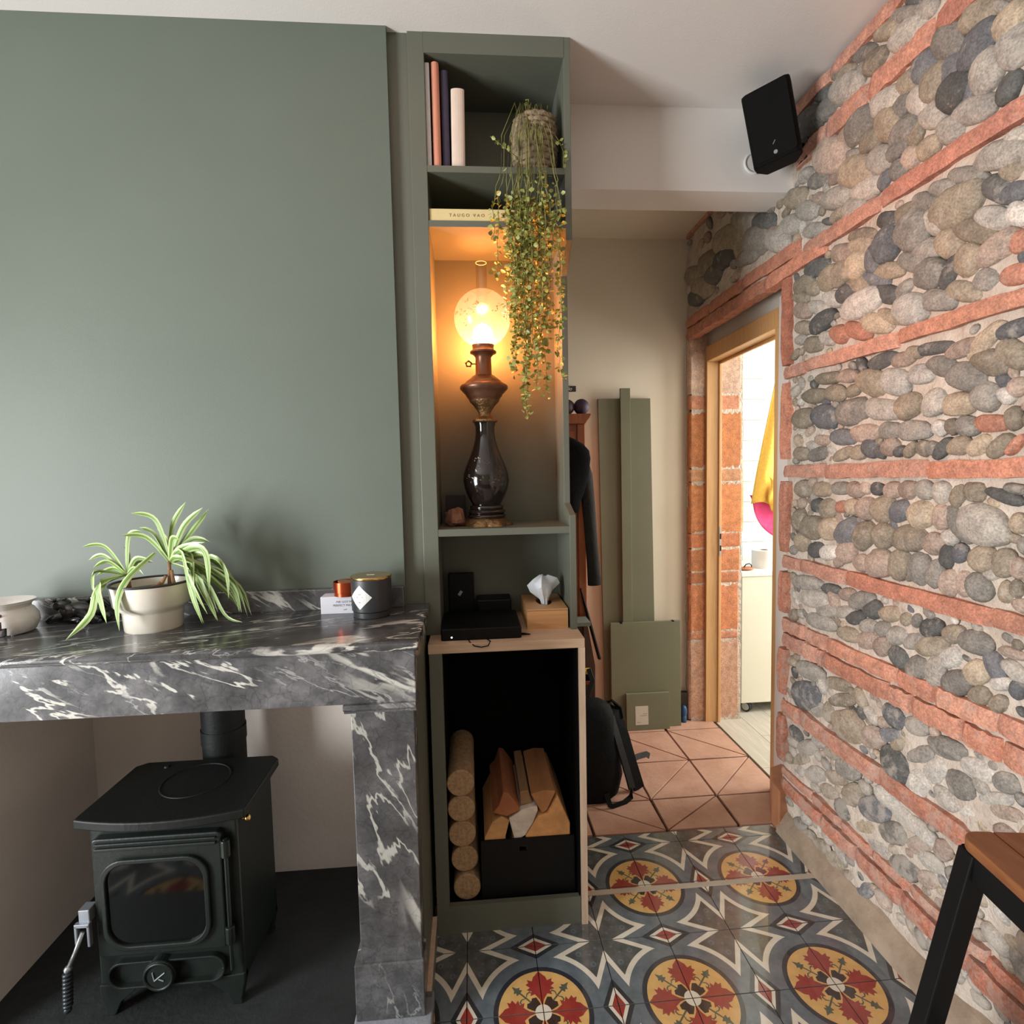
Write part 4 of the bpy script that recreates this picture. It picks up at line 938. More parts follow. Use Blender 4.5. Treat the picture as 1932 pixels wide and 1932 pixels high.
book('book', -0.640, -0.617, 2.318, 2.618, 0.372, 0.21, (208, 138, 112), 0.0, 'salmon orange upright book with rounded spine', G_, 0.010)
book('book', -0.613, -0.591, 2.318, 2.604, 0.385, 0.20, (52, 46, 66), 0.0, 'dark navy upright book between orange and cream books', G_, 0.006)
book('book', -0.586, -0.546, 2.318, 2.548, 0.376, 0.20, (216, 196, 180), 0.012, 'thick cream upright book, shortest of the row', G_, 0.008)
fb = thing('flat_book', 'large yellow cream book lying flat on the second shelf', 'book', (-0.49, 0.47, 2.161))
cb = M('cream_book', rgb(216, 196, 142), rgb(222, 202, 148), rough=0.7, nscale=20)
build(B(-0.656, -0.316, 0.366, 0.60, 2.161, 2.197), 'cover', cb, fb, bevel=0.0015)
lettering('T A U G O   V A O', 0.013, M('book_ink', rgb(150, 128, 84), rough=0.8), fb, (-0.545, 0.3652, 2.174))

# ---- stone and dark box beside the lamp
def rockfn(seed, amp=0.35):
    def fn(d): return 1 + amp * mnoise.noise((d.x * 1.7 + seed, d.y * 1.7, d.z * 1.7)) + 0.16 * mnoise.noise((d.x * 4 + seed, d.y * 4, d.z * 4))
    return fn
rk = M('pink_quartz_rock', rgb(128, 86, 66), rgb(166, 118, 94), rough=0.8, nscale=25, bmp=0.5, bscale=60)
build(MB().sphere((-0.610, 0.475, 1.266), (0.037, 0.032, 0.030), 14, 9, fn=rockfn(3.0)), 'rock', rk, label='rough pinkish brown rock beside the lamp foot', cat='rock', auto=25)
build(B(-0.640, -0.575, 0.545, 0.585, 1.237, 1.336), 'small_box', M('dark_brown_box', rgb(38, 30, 26), rough=0.6), label='small dark brown box behind the pinkish rock', cat='box', bevel=0.002)

# ---- tissue box
oak = M('tissue_box_oak', rgb(186, 136, 88), rgb(204, 154, 104), rough=0.5, nscale=6, stretch=(1, 1, 16))
tb = thing('tissue_box', 'oak wood tissue box with a white tissue pulled out', 'tissue box', (-0.315, 0.49, 0.907))
tw = MB(); nn = 32
hole = [(-0.318 + 0.026 * cos(2 * PI * k / nn), 0.488 + 0.06 * sin(2 * PI * k / nn)) for k in range(nn)]
rim = []
for k in range(nn):
    c_, s_ = cos(2 * PI * k / nn), sin(2 * PI * k / nn); q = 1 / max(abs(c_), abs(s_)); rim.append((-0.320 + 0.066 * c_ * q, 0.488 + 0.110 * s_ * q))
for zz in (0.966, 0.972): tw.v += [(x, y, zz) for x, y in rim] + [(x, y, zz) for x, y in hole]
for k in range(nn):
    j = (k + 1) % nn
    for q in ([k, j, nn + j, nn + k], [2 * nn + k, 3 * nn + k, 3 * nn + j, 2 * nn + j], [nn + k, nn + j, 3 * nn + j, 3 * nn + k], [k, 2 * nn + k, 2 * nn + j, j]): tw.f.append(q); tw.m.append(0)
tw.box(-0.386, -0.254, 0.378, 0.384, 0.907, 0.967).box(-0.386, -0.254, 0.592, 0.598, 0.907, 0.967).box(-0.386, -0.380, 0.384, 0.592, 0.907, 0.967).box(-0.260, -0.254, 0.384, 0.592, 0.907, 0.967).box(-0.380, -0.260, 0.384, 0.592, 0.907, 0.912)
build(tw, 'box', oak, tb)
ts = MB(); rt = random.Random(9); ringn = 18; lev = [(0.930, 0.012, 0.020), (0.972, 0.010, 0.020), (0.988, 0.014, 0.022), (1.010, 0.034, 0.030), (1.030, 0.046, 0.034), (1.048, 0.036, 0.028), (1.060, 0.014, 0.012)]
for z, rx, ry in lev:
    for k in range(ringn):
        a = 2 * PI * k / ringn; q = 1 + 0.28 * cos(3 * a + z * 60) + 0.10 * cos(7 * a)
        ts.v.append((-0.318 + rx * q * cos(a) - (z - 0.972) * 0.06, 0.470 + ry * q * sin(a), z + 0.006 * cos(4 * a + z * 30)))
for l in range(len(lev) - 1):
    for k in range(ringn): ts.f.append([l * ringn + k, l * ringn + (k + 1) % ringn, (l + 1) * ringn + (k + 1) % ringn, (l + 1) * ringn + k]); ts.m.append(0)
ts.f.append([(len(lev) - 1) * ringn + k for k in range(ringn)]); ts.m.append(0)
build(ts, 'tissue', M('tissue_white', rgb(222, 226, 230), rough=0.9), tb, auto=50)

# ---- black electronics
sb = thing('set_top_box', 'flat black set-top box with a small white light on the oak top', 'media box', (-0.53, 0.43, 0.907))
build(B(-0.655, -0.412, 0.292, 0.50, 0.907, 0.944), 'case', black_plastic, sb, bevel=0.004)
led, nt, b = new_mat('white_led'); b.inputs['Emission Color'].default_value = (0.9, 0.95, 1, 1); b.inputs['Emission Strength'].default_value = 3
build(MB().sphere((-0.623, 0.2915, 0.918), 0.0026, 10, 8), 'light', led, sb, label='tiny white indicator light')
build(MB().tube([(-0.575, 0.30, 0.912), (-0.570, 0.272, 0.909), (-0.556, 0.258, 0.900), (-0.535, 0.256, 0.896), (-0.515, 0.257, 0.899), (-0.508, 0.266, 0.9095), (-0.518, 0.290, 0.911)], 0.0018, 8), 'cable_loop', black_plastic, sb, smooth=True)
build(MB().tube([(-0.425, 0.33, 0.910), (-0.40, 0.322, 0.911), (-0.383, 0.318, 0.910)], [0.004, 0.0035, 0.0015], 8), 'plug_lead', black_plastic, sb, smooth=True)
rt_ = thing('router', 'upright black router with a white sticker at the back of the niche', 'router', (-0.595, 0.555, 0.907))
build(B(-0.640, -0.552, 0.540, 0.572, 0.907, 1.066), 'case', black_plastic, rt_, bevel=0.004)
m_ = MB(); c = Vector((-0.600, 0.5390, 0.998)); th = math.radians(55)
u = Vector((cos(th), 0, sin(th))); v = Vector((-sin(th), 0, cos(th)))
m_.add([c - u * 0.009 - v * 0.005, c + u * 0.009 - v * 0.005, c + u * 0.009 + v * 0.005, c - u * 0.009 + v * 0.005], [(0, 1, 2, 3)])
build(m_, 'sticker', M('sticker_grey', rgb(150, 152, 146), rough=0.6), rt_, fixn=False)
build(B(-0.545, -0.425, 0.515, 0.60, 0.907, 0.978), 'modem', black_plastic, label='low black modem box behind the set-top box', cat='modem', bevel=0.006)

# ================================================================== MANTEL ORNAMENTS
MT = 1.009
# ---- spider plant
pot_m = M('ivory_enamel', rgb(226, 220, 206), rgb(232, 226, 212), rough=0.25, nscale=3, coat=0.3)
sp = thing('spider_plant', 'spider plant with striped leaves in a cream stepped pot on the mantel', 'plant', (-1.415, 0.20, MT))
px_, py_ = -1.418, 0.20
def oval(r, z, a): return r
pot = build(MB().lathe([(0.0, MT), (0.066, MT), (0.068, MT + 0.004), (0.071, MT + 0.048), (0.072, MT + 0.052), (0.082, MT + 0.060), (0.090, MT + 0.070), (0.094, MT + 0.105), (0.096, MT + 0.124), (0.092, MT + 0.124), (0.088, MT + 0.100), (0.0, MT + 0.100)], px_, py_, 48, cap=False), 'pot', pot_m, sp, auto=40)
build(MB().ring((px_, py_, MT + 0.125), (0, 0, 1), 0.0945, 0.0035, 48, 8), 'rim', M('black_rim', rgb(40, 42, 42), rough=0.35), pot, smooth=True, label='black enamel rim')
build(MB().lathe([(0.0, MT + 0.106), (0.088, MT + 0.103)], px_, py_, 24, cap=False), 'soil', M('soil', rgb(120, 112, 98), rgb(150, 140, 124), rough=0.95, nscale=60, bmp=0.8, bscale=120), sp)
leaf_g = M('leaf_green', rgb(98, 136, 58), rgb(120, 156, 74), rough=0.4, nscale=20)
leaf_p = M('leaf_pale_edge', rgb(190, 206, 146), rough=0.4)
def blade(pts, w_, parent, name='leaf'):
    w_ *= 1.22
    # a folded strap leaf: pale margins, green middle
    P = [Vector(p) for p in pts]; n = len(P) - 1
    # resample with Catmull-Rom
    Q = []; S = 14
    for k in range(S + 1):
        t = k / S * n; i = min(int(t), n - 1); f = t - i
        p0, p1, p2, p3 = P[max(i - 1, 0)], P[i], P[i + 1], P[min(i + 2, n)]
        Q.append(0.5 * ((2 * p1) + (-p0 + p2) * f + (2 * p0 - 5 * p1 + 4 * p2 - p3) * f * f + (-p0 + 3 * p1 - 3 * p2 + p3) * f ** 3))
    mb = MB()
    for k, q in enumerate(Q):
        t = k / S
        tan = (Q[min(k + 1, S)] - Q[max(k - 1, 0)]).normalized()
        side = tan.cross(Vector((0.25, 1, 0.35)).normalized())
        if side.length < 0.1: side = tan.cross(Vector((1, 0, 0)))
        side.normalize(); nrm = side.cross(tan)
        ww = w_ * (0.55 + 0.45 * sin(PI * min(1, t * 1.1))) * (1 if t < 0.8 else max(0.04, (1 - t) / 0.2))
        for u in (-1, -0.45, 0, 0.45, 1): mb.v.append(tuple(q + side * ww * u * 0.5 + nrm * (0.22 * ww * abs(u))))
    for k in range(S):
        for c in range(4): mb.f.append([k * 5 + c, k * 5 + c + 1, (k + 1) * 5 + c + 1, (k + 1) * 5 + c]); mb.m.append(1 if c in (0, 3) else 0)
    return build(mb, name, [leaf_g, leaf_p], parent, smooth=True, fixn=False)
C1 = (-1.372, 0.205, MT + 0.175); C0 = (-1.478, 0.195, MT + 0.145)
def L(a, mid, tip, w_=0.013):
    blade([a, mid, tip], w_, sp)
z = MT
big = [((-1.40, 0.20, z + 0.29), (-1.455, 0.19, z + 0.312)), ((-1.37, 0.22, z + 0.27), (-1.325, 0.215, z + 0.338)), ((-1.33, 0.20, z + 0.27), (-1.270, 0.19, z + 0.322)),
       ((-1.32, 0.21, z + 0.25), (-1.262, 0.21, z + 0.318)), ((-1.42, 0.19, z + 0.245), (-1.470, 0.17, z + 0.255)), ((-1.41, 0.21, z + 0.25), (-1.447, 0.21, z + 0.272)),
       ((-1.31, 0.20, z + 0.235), (-1.255, 0.19, z + 0.228)), ((-1.33, 0.18, z + 0.215), (-1.256, 0.16, z + 0.232)), ((-1.39, 0.23, z + 0.23), (-1.435, 0.27, z + 0.262)),
       ((-1.31, 0.19, z + 0.20), (-1.265, 0.18, z + 0.195)), ((-1.36, 0.24, z + 0.25), (-1.345, 0.28, z + 0.29)), ((-1.345, 0.17, z + 0.24), (-1.305, 0.13, z + 0.245))]
for m_, t in big: L(C1, m_, t)
# leaves spilling over the right of the pot down to the shelf
rs = random.Random(21)
for k in range(12):
    ex = -1.30 + rs.uniform(0.0, 0.095); ey = 0.19 + rs.uniform(-0.05, 0.07)
    tx = ex + rs.uniform(0.0, 0.035)
    blade([C1, (-1.335 + rs.uniform(-0.02, 0.03), 0.19 + rs.uniform(-0.02, 0.03), z + 0.185 + rs.uniform(-0.01, 0.03)), (ex - 0.012, ey, z + 0.105 + rs.uniform(-0.02, 0.03)), (tx, ey, z + 0.012 + rs.uniform(0, 0.035))], rs.uniform(0.010, 0.016), sp)
blade([C1, (-1.30, 0.17, z + 0.215), (-1.258, 0.16, z + 0.20), (-1.252, 0.16, z + 0.09)], 0.018, sp)
blade([C1, (-1.26, 0.19, z + 0.19), (-1.218, 0.18, z + 0.15), (-1.212, 0.18, z + 0.075)], 0.012, sp)
blade([C1, (-1.28, 0.19, z + 0.13), (-1.225, 0.18, z + 0.03), (-1.175, 0.17, z + 0.012)], 0.010, sp)
small_l = [((-1.52, 0.18, z + 0.225), (-1.570, 0.17, z + 0.228)), ((-1.53, 0.19, z + 0.20), (-1.568, 0.19, z + 0.190)), ((-1.515, 0.18, z + 0.185), (-1.545, 0.17, z + 0.172)),
           ((-1.51, 0.19, z + 0.165), (-1.545, 0.18, z + 0.150)), ((-1.465, 0.19, z + 0.25), (-1.428, 0.19, z + 0.262)), ((-1.475, 0.20, z + 0.20), (-1.49, 0.21, z + 0.222)),
           ((-1.45, 0.19, z + 0.19), (-1.405, 0.19, z + 0.180)), ((-1.45, 0.18, z + 0.165), (-1.42, 0.17, z + 0.150)), ((-1.46, 0.21, z + 0.175), (-1.44, 0.25, z + 0.17))]
for m_, t in small_l: L(C0, m_, t, 0.010)
blade([C0, (-1.505, 0.12, z + 0.125), (-1.520, 0.105, z + 0.06), (-1.565, 0.085, z + 0.006)], 0.017, sp)
blade([C0, (-1.488, 0.10, z + 0.14), (-1.480, 0.088, z + 0.09), (-1.466, 0.085, z + 0.045)], 0.015, sp)
blade([(-1.40, 0.19, z + 0.205), (-1.43, 0.115, z + 0.15), (-1.447, 0.095, z + 0.09), (-1.440, 0.09, z + 0.022)], 0.015, sp)
blade([C0, (-1.52, 0.14, z + 0.165), (-1.515, 0.115, z + 0.135), (-1.505, 0.11, z + 0.12)], 0.012, sp)
dry = M('dry_stem', rgb(176, 138, 100), rgb(120, 84, 60), rough=0.8, nscale=30)
for a, b_ in (((-1.375, 0.205, z + 0.10), (-1.372, 0.205, z + 0.18)), ((-1.36, 0.20, z + 0.10), (-1.365, 0.20, z + 0.155)), ((-1.40, 0.19, z + 0.10), (-1.378, 0.195, z + 0.14)), ((-1.478, 0.195, z + 0.10), (-1.478, 0.195, z + 0.15)), ((-1.47, 0.19, z + 0.1), (-1.465, 0.18, z + 0.14)), ((-1.42, 0.18, z + 0.103), (-1.385, 0.18, z + 0.125))):
    build(MB().tube([a, b_], [0.006, 0.004], 8), 'stem', dry, sp, smooth=True)

# ---- ceramic oil burner
ob = thing('oil_burner', 'white speckled ceramic oil burner with a pointed arch opening and red tealight', 'oil burner', (-1.806, 0.205, MT))
cer = M('speckled_ceramic', rgb(226, 220, 214), rgb(206, 198, 192), rough=0.3, nscale=45, detail=2, lo=0.6, hi=0.75, coat=0.3)
bx_, by_ = -1.806, 0.205
prof = [(0.062, MT), (0.068, MT + 0.004), (0.077, MT + 0.026), (0.076, MT + 0.044), (0.066, MT + 0.062), (0.060, MT + 0.068), (0.062, MT + 0.074), (0.072, MT + 0.086), (0.068, MT + 0.086), (0.056, MT + 0.076), (0.0, MT + 0.072)]
mb = MB(); seg = 48; n = len(prof); arch = (-PI * 0.5 - 0.62, -PI * 0.5 + 0.62 - 0.0)
for i in range(seg):
    a = 2 * PI * i / seg
    for r, zz in prof: mb.v.append((bx_ + r * cos(a), by_ + r * sin(a), zz))
ac = -PI / 2 + 0.25
for i in range(seg):
    j = (i + 1) % seg; a = 2 * PI * (i + 0.5) / seg; da = abs((a - ac + PI) % (2 * PI) - PI)
    for k in range(n - 1):
        if da < (0.62, 0.55, 0.42, 0.2)[k] if k < 4 else False: continue
        mb.f.append([i * n + k, j * n + k, j * n + k + 1, i * n + k + 1]); mb.m.append(0)
sb_ = build(mb, 'body', cer, ob, auto=50)
so = sb_.modifiers.new('thick', 'SOLIDIFY'); so.thickness = 0.005; so.offset = -1
build(MB().lathe([(0.0, MT + 0.001), (0.02, MT + 0.001), (0.02, MT + 0.017), (0.017, MT + 0.017), (0.017, MT + 0.012), (0.0, MT + 0.012)], bx_ + 0.012, by_ - 0.042, 24, cap=False), 'tealight', M('tealight_cup', rgb(200, 200, 204), rough=0.3, metal=0.7), ob, auto=40)
build(MB().lathe([(0.0, MT + 0.0165), (0.0165, MT + 0.0165)], bx_ + 0.012, by_ - 0.042, 20, cap=False), 'wax', M('red_wax', rgb(170, 40, 40), rough=0.5), ob)
for a, zz in ((-PI / 2 + 0.62, MT + 0.058), (-PI / 2 - 0.9, MT + 0.058)):
    r = 0.0695
    build(MB().tube([(bx_ + r * cos(a), by_ + r * sin(a), zz), (bx_ + (r + 0.0015) * cos(a), by_ + (r + 0.0015) * sin(a), zz)], 0.0045, 12), 'vent_hole_shade', M('hole_shade_grey', rgb(70, 62, 62), rough=0.8), ob)  # solid dark discs paint the shade inside the vent holes

# ---- black reclining figure
fg = M('glossy_black_resin', rgb(12, 12, 13), rgb(20, 20, 22), rough=0.16, nscale=30, coat=0.4)
mb = MB()
mb.sphere((-1.668, 0.292, MT + 0.013), (0.080, 0.030, 0.013), 20, 8)
mb.sphere((-1.672, 0.290, MT + 0.036), (0.046, 0.024, 0.024), 20, 12)
mb.sphere((-1.712, 0.286, MT + 0.052), (0.024, 0.020, 0.018), 18, 12)
mb.sphere((-1.690, 0.276, MT + 0.033), (0.026, 0.016, 0.024), 18, 12)
mb.sphere((-1.622, 0.292, MT + 0.032), (0.028, 0.022, 0.020), 18, 12)
mb.tube([(-1.70, 0.27, MT + 0.028), (-1.73, 0.266, MT + 0.016), (-1.738, 0.264, MT + 0.010)], [0.012, 0.010, 0.008], 10)
mb.tube([(-1.65, 0.268, MT + 0.03), (-1.625, 0.264, MT + 0.018), (-1.60, 0.264, MT + 0.012)], [0.014, 0.012, 0.010], 10)
mb.tube([(-1.655, 0.30, MT + 0.055), (-1.64, 0.30, MT + 0.068), (-1.61, 0.30, MT + 0.060), (-1.59, 0.295, MT + 0.045)], [0.006, 0.007, 0.006, 0.004], 8)
mb.sphere((-1.596, 0.290, MT + 0.016), (0.018, 0.016, 0.015), 14, 10)
for k in range(5): mb.sphere((-1.655 + k * 0.014, 0.262, MT + 0.009), (0.007, 0.006, 0.007), 8, 6)
mb.tube([(-1.728, 0.278, MT + 0.064), (-1.722, 0.278, MT + 0.072)], [0.005, 0.002], 8); mb.tube([(-1.704, 0.282, MT + 0.066), (-1.700, 0.284, MT + 0.073)], [0.005, 0.002], 8)
build(mb, 'figurine', fg, label='glossy black reclining figurine against the mantel backsplash', cat='figurine', smooth=True)

# ---- match box, copper tin, candle
bxm = M('white_card', rgb(224, 226, 234), rough=0.6)
mbx = thing('match_box', 'white printed match box lying before the copper tin', 'box', (-0.945, 0.30, MT))
build(B(-0.997, -0.878, 0.272, 0.325, MT, MT + 0.050), 'sleeve', bxm, mbx, bevel=0.001)
ink = M('grey_ink', rgb(120, 120, 128), rough=0.8)
lettering("I'VE GOT MY", 0.0088, ink, mbx, (-0.928, 0.2715, MT + 0.0315)); lettering('PERFECT MATCH', 0.0088, ink, mbx, (-0.928, 0.2715, MT + 0.0215)); lettering('ooh', 0.006, ink, mbx, (-0.928, 0.2715, MT + 0.010), shear=0.3)
cop = M('red_copper', rgb(176, 70, 40), rgb(190, 84, 52), rough=0.28, metal=0.85, nscale=4)
ct = thing('copper_tin', 'small open copper coloured tin behind the white match box', 'tin', (-0.928, 0.295, MT + 0.050))
build(MB().lathe([(0.0, MT + 0.050), (0.034, MT + 0.050), (0.034, MT + 0.060), (0.036, MT + 0.061), (0.036, MT + 0.091), (0.034, MT + 0.091), (0.0335, MT + 0.062), (0.0, MT + 0.062)], -0.928, 0.295, 36, cap=False), 'tin', cop, ct, auto=40)
# lid half open inside the rim
build(MB().lathe([(0.0, 0.0), (0.030, 0.0), (0.030, 0.003), (0.0, 0.003)], 0, 0, 28, cap=False).xf(Matrix.Translation((-0.922, 0.299, MT + 0.084)) @ Matrix.Rotation(math.radians(12), 4, 'Y')), 'lid', M('tan_lid', rgb(168, 118, 86), rough=0.5), ct)
cd = thing('candle', 'black glass candle with gold lid and white lozenge label', 'candle', (-0.845, 0.243, MT))
cx_, cy_ = -0.845, 0.243
jar = build(MB().lathe([(0.0, MT), (0.050, MT), (0.052, MT + 0.002), (0.052, MT + 0.016), (0.0555, MT + 0.020), (0.0565, MT + 0.100), (0.0560, MT + 0.110), (0.0, MT + 0.110)], cx_, cy_, 56, cap=False), 'jar', M('matt_black_glass', rgb(46, 48, 50), rough=0.45), cd, auto=40)
build(MB().lathe([(0.0, MT + 0.108), (0.0565, MT + 0.108), (0.0575, MT + 0.110), (0.0575, MT + 0.114), (0.056, MT + 0.116), (0.0, MT + 0.1165)], cx_, cy_, 56, cap=False), 'lid', M('gold_lid', rgb(206, 172, 112), rough=0.22, metal=1.0), cd, auto=40)
build(B(cx_ - 0.012, cx_ + 0.010, cy_ - 0.002, cy_ + 0.003, MT + 0.1165, MT + 0.1171), 'lid_mark', white_plastic, cd)
def on_jar(a, zz, r=0.0572): return (cx_ + r * cos(a), cy_ + r * sin(a), zz)
mb = MB(); a0 = -PI / 2 - 0.42; nn = 8
for i in range(nn + 1):
    t = -1 + 2 * i / nn; hh = 0.034 * (1 - abs(t)); a = a0 + t * 0.62
    mb.v += [on_jar(a, MT + 0.062 - hh), on_jar(a, MT + 0.062 + hh)]
for i in range(nn): mb.f.append([2 * i, 2 * i + 2, 2 * i + 3, 2 * i + 1]); mb.m.append(0)
lab = build(mb, 'label_sheet', white_plastic, cd, fixn=False, label='white lozenge label')
for w_, zz in ((0.08, 0.070), (0.16, 0.062), (0.06, 0.048)):
    mb = MB(); mb.v += [on_jar(a0 - w_, MT + zz, 0.0575), on_jar(a0 + w_, MT + zz, 0.0575), on_jar(a0 + w_, MT + zz + 0.0016, 0.0575), on_jar(a0 - w_, MT + zz + 0.0016, 0.0575)]
    mb.f.append([0, 1, 2, 3]); mb.m.append(0); build(mb, 'print_line', ink, lab, fixn=False)

# ================================================================== TRAILING PLANT
tp_ = thing('trailing_plant', 'trailing vine plant in a woven basket pot spilling from the top shelf', 'plant', (-0.328, 0.435, 2.318))
bk_ = M('woven_fibre', rgb(120, 104, 82), rgb(158, 140, 112), rough=0.9, nscale=60, bmp=0.8, bscale=90)
mb = MB()
for k in range(10):
    zz = 2.328 + k * 0.0172; R_ = 0.056 + 0.006 * sin(PI * k / 9) + 0.004 * k / 9
    st_ = len(mb.v); mb.ring((-0.328, 0.435, zz), (0, 0, 1), R_, 0.0095, 48, 8)
    for q in range(st_, len(mb.v)):
        v = Vector(mb.v[q]); a = math.atan2(v.y - 0.435, v.x + 0.328); v += Vector((cos(a), sin(a), 0)) * (0.0028 * sin(16 * a + (k % 2) * PI)); mb.v[q] = tuple(v)
bp = build(mb, 'basket', bk_, tp_, smooth=True)
build(MB().lathe([(0.052, 2.319), (0.054, 2.47)], -0.328, 0.435, 28), 'soil', M('dark_soil', rgb(58, 44, 34), rough=0.95), tp_, auto=40)
vine_m = M('vine_stem', rgb(140, 136, 80), rgb(120, 120, 62), rough=0.6)
vleaf = M('vine_leaf', rgb(124, 132, 62), rgb(158, 162, 88), rough=0.45, nscale=30)
rv = random.Random(31); stems = MB(); leaves = MB()
def vleaf_at(p, s):
    a = rv.uniform(0, 2 * PI); dn = Vector((cos(a), sin(a) - 0.3, rv.uniform(-0.7, 0.5))).normalized()
    side = dn.cross(Vector((rv.uniform(-1, 1), rv.uniform(-1, 1), rv.uniform(-1, 1)))).normalized(); nr = dn.cross(side)
    b0 = p + dn * 0.002
    pts = [b0, b0 + dn * s * 0.45 + side * s * 0.48 + nr * s * 0.06, b0 + dn * s * 0.95 + side * s * 0.30 - nr * s * 0.02, b0 + dn * s * 1.15 - nr * s * 0.1, b0 + dn * s * 0.95 - side * s * 0.30 - nr * s * 0.02, b0 + dn * s * 0.45 - side * s * 0.48 + nr * s * 0.06]
    leaves.add(pts, [(0, 1, 2, 3), (0, 3, 4, 5)])
ends = [(-0.385, 1.60), (-0.378, 1.585), (-0.40, 1.72), (-0.42, 1.73), (-0.375, 1.75), (-0.36, 1.70), (-0.35, 1.80), (-0.41, 1.80), (-0.395, 1.86), (-0.37, 1.84), (-0.43, 1.90), (-0.425, 1.98), (-0.39, 1.95), (-0.36, 1.92), (-0.345, 1.74),
        (-0.335, 1.68), (-0.32, 1.66), (-0.315, 1.78), (-0.30, 1.86), (-0.33, 1.90), (-0.268, 1.69), (-0.285, 1.80), (-0.30, 2.02), (-0.40, 2.06), (-0.42, 2.08), (-0.38, 2.10), (-0.36, 2.06), (-0.34, 2.02), (-0.46, 2.00), (-0.475, 2.10), (-0.44, 2.16), (-0.30, 2.14), (-0.275, 2.18), (-0.41, 1.76), (-0.39, 1.80), (-0.375, 1.66)]
for ex, ez in ends:
    sx = -0.328 + rv.uniform(-0.045, 0.045); ey = 0.330 + rv.uniform(-0.03, 0.012)
    pts = [Vector((sx, 0.44 + rv.uniform(-0.03, 0.03), 2.46)), Vector((sx + (ex - sx) * 0.3, 0.385, 2.50 + rv.uniform(-0.01, 0.02))), Vector((sx + (ex - sx) * 0.7 + rv.uniform(-0.008, 0.008), 0.350, 2.40)), Vector((ex * 0.75 + sx * 0.25 + rv.uniform(-0.01, 0.01), ey, 2.28))]
    zc = 2.28; x = pts[-1].x; y = ey
    while zc > ez:
        zc -= 0.022; x += (ex - x) * 0.22 + rv.uniform(-0.006, 0.006); y += (ey - y) * 0.3 + rv.uniform(-0.005, 0.005)
        pts.append(Vector((x, y, zc)))
    stems.tube(pts, 0.0011, 5, cap=False)
    for p in pts[3:]:
        nl = 1 if p.z > 2.20 else (4 if p.z < 2.12 else 3)
        if p.z > 2.22 and rv.random() < 0.7: continue
        for _ in range(nl):
            q = p + Vector((rv.uniform(-0.004, 0.004), rv.uniform(-0.004, 0.004), rv.uniform(-0.011, 0.011)))
            vleaf_at(q, rv.uniform(0.009, 0.016))
for pl in ([(-0.34, 0.43, 2.48), (-0.345, 0.42, 2.52), (-0.348, 0.41, 2.545)], [(-0.375, 0.40, 2.36), (-0.41, 0.37, 2.365), (-0.445, 0.36, 2.385), (-0.47, 0.355, 2.40)], [(-0.28, 0.40, 2.45), (-0.262, 0.37, 2.40), (-0.252, 0.355, 2.36), (-0.255, 0.345, 2.32)]):
    stems.tube(pl, 0.0011, 5, cap=False)
    for k in range(16):
        t = rv.random() * (len(pl) - 1); i = int(t); p = Vector(pl[i]).lerp(Vector(pl[i + 1]), t - i); vleaf_at(p, rv.uniform(0.009, 0.014))
build(stems, 'vine', vine_m, tp_, smooth=True, fixn=False, kind='stuff')
build(leaves, 'leaves', vleaf, tp_, fixn=False, kind='stuff')

# ================================================================== SPEAKER
spk = thing('wall_speaker', 'black loudspeaker tilted on a bracket high on the pebble wall', 'speaker', (0.485, 0.50, 2.535))
fab = M('speaker_black', rgb(7, 7, 7), rgb(11, 11, 11), spec=0.15, rough=0.75, nscale=200, bmp=0.2, bscale=400)
def spk_part(mb): return mb.xf(Matrix.Translation((0.487, 0.505, 2.535)) @ Matrix.Rotation(math.radians(-36), 4, 'Z') @ Matrix.Rotation(math.radians(14), 4, 'X') @ Matrix.Rotation(math.radians(-9), 4, 'Y'))
p = [(-0.072, -0.075), (-0.060, -0.088), (0.060, -0.088), (0.072, -0.075), (0.072, -0.02), (0.048, 0.06), (-0.048, 0.06), (-0.072, -0.02)]
body = build(spk_part(MB().prism(p, 2, -0.112, 0.112)), 'body', fab, spk, bevel=0.006)
build(spk_part(MB().prism(rrect(-0.062, 0.062, -0.102, 0.102, 0.01), 1, -0.0905, -0.087)), 'grille', fab, spk)
build(spk_part(MB().prism([(0.006 * cos(a), -0.088 + 0.006 * sin(a)) for a in [2 * PI * k / 14 for k in range(14)]], 1, -0.0915, -0.090)), 'badge', M('badge_grey', rgb(150, 152, 150), rough=0.3, metal=0.6), spk)
build(spk_part(MB().tube([(-0.004, -0.091, -0.064), (0.004, -0.091, -0.054)], 0.0015, 6)), 'logo_mark', M('logo_grey', rgb(130, 130, 128), rough=0.4), spk)
build(MB().tube([(0.52, 0.53, 2.52), (0.575, 0.55, 2.515), (0.63, 0.55, 2.51)], 0.010, 10).box(0.615, 0.64, 0.52, 0.58, 2.46, 2.56), 'bracket', black_metal, spk)
rg = thing('cable_cover', 'round white cable cover on the bulkhead behind the speaker', 'cable cover', (0.492, 0.645, 2.465))
build(MB().tube([(0.492, 0.645, 2.502), (0.492, 0.639, 2.502)], 0.034, 32), 'disc', white_paint, rg)
build(MB().ring((0.492, 0.640, 2.502), (0, 1, 0), 0.034, 0.005, 36, 8), 'rim', white_plastic, rg, smooth=True)

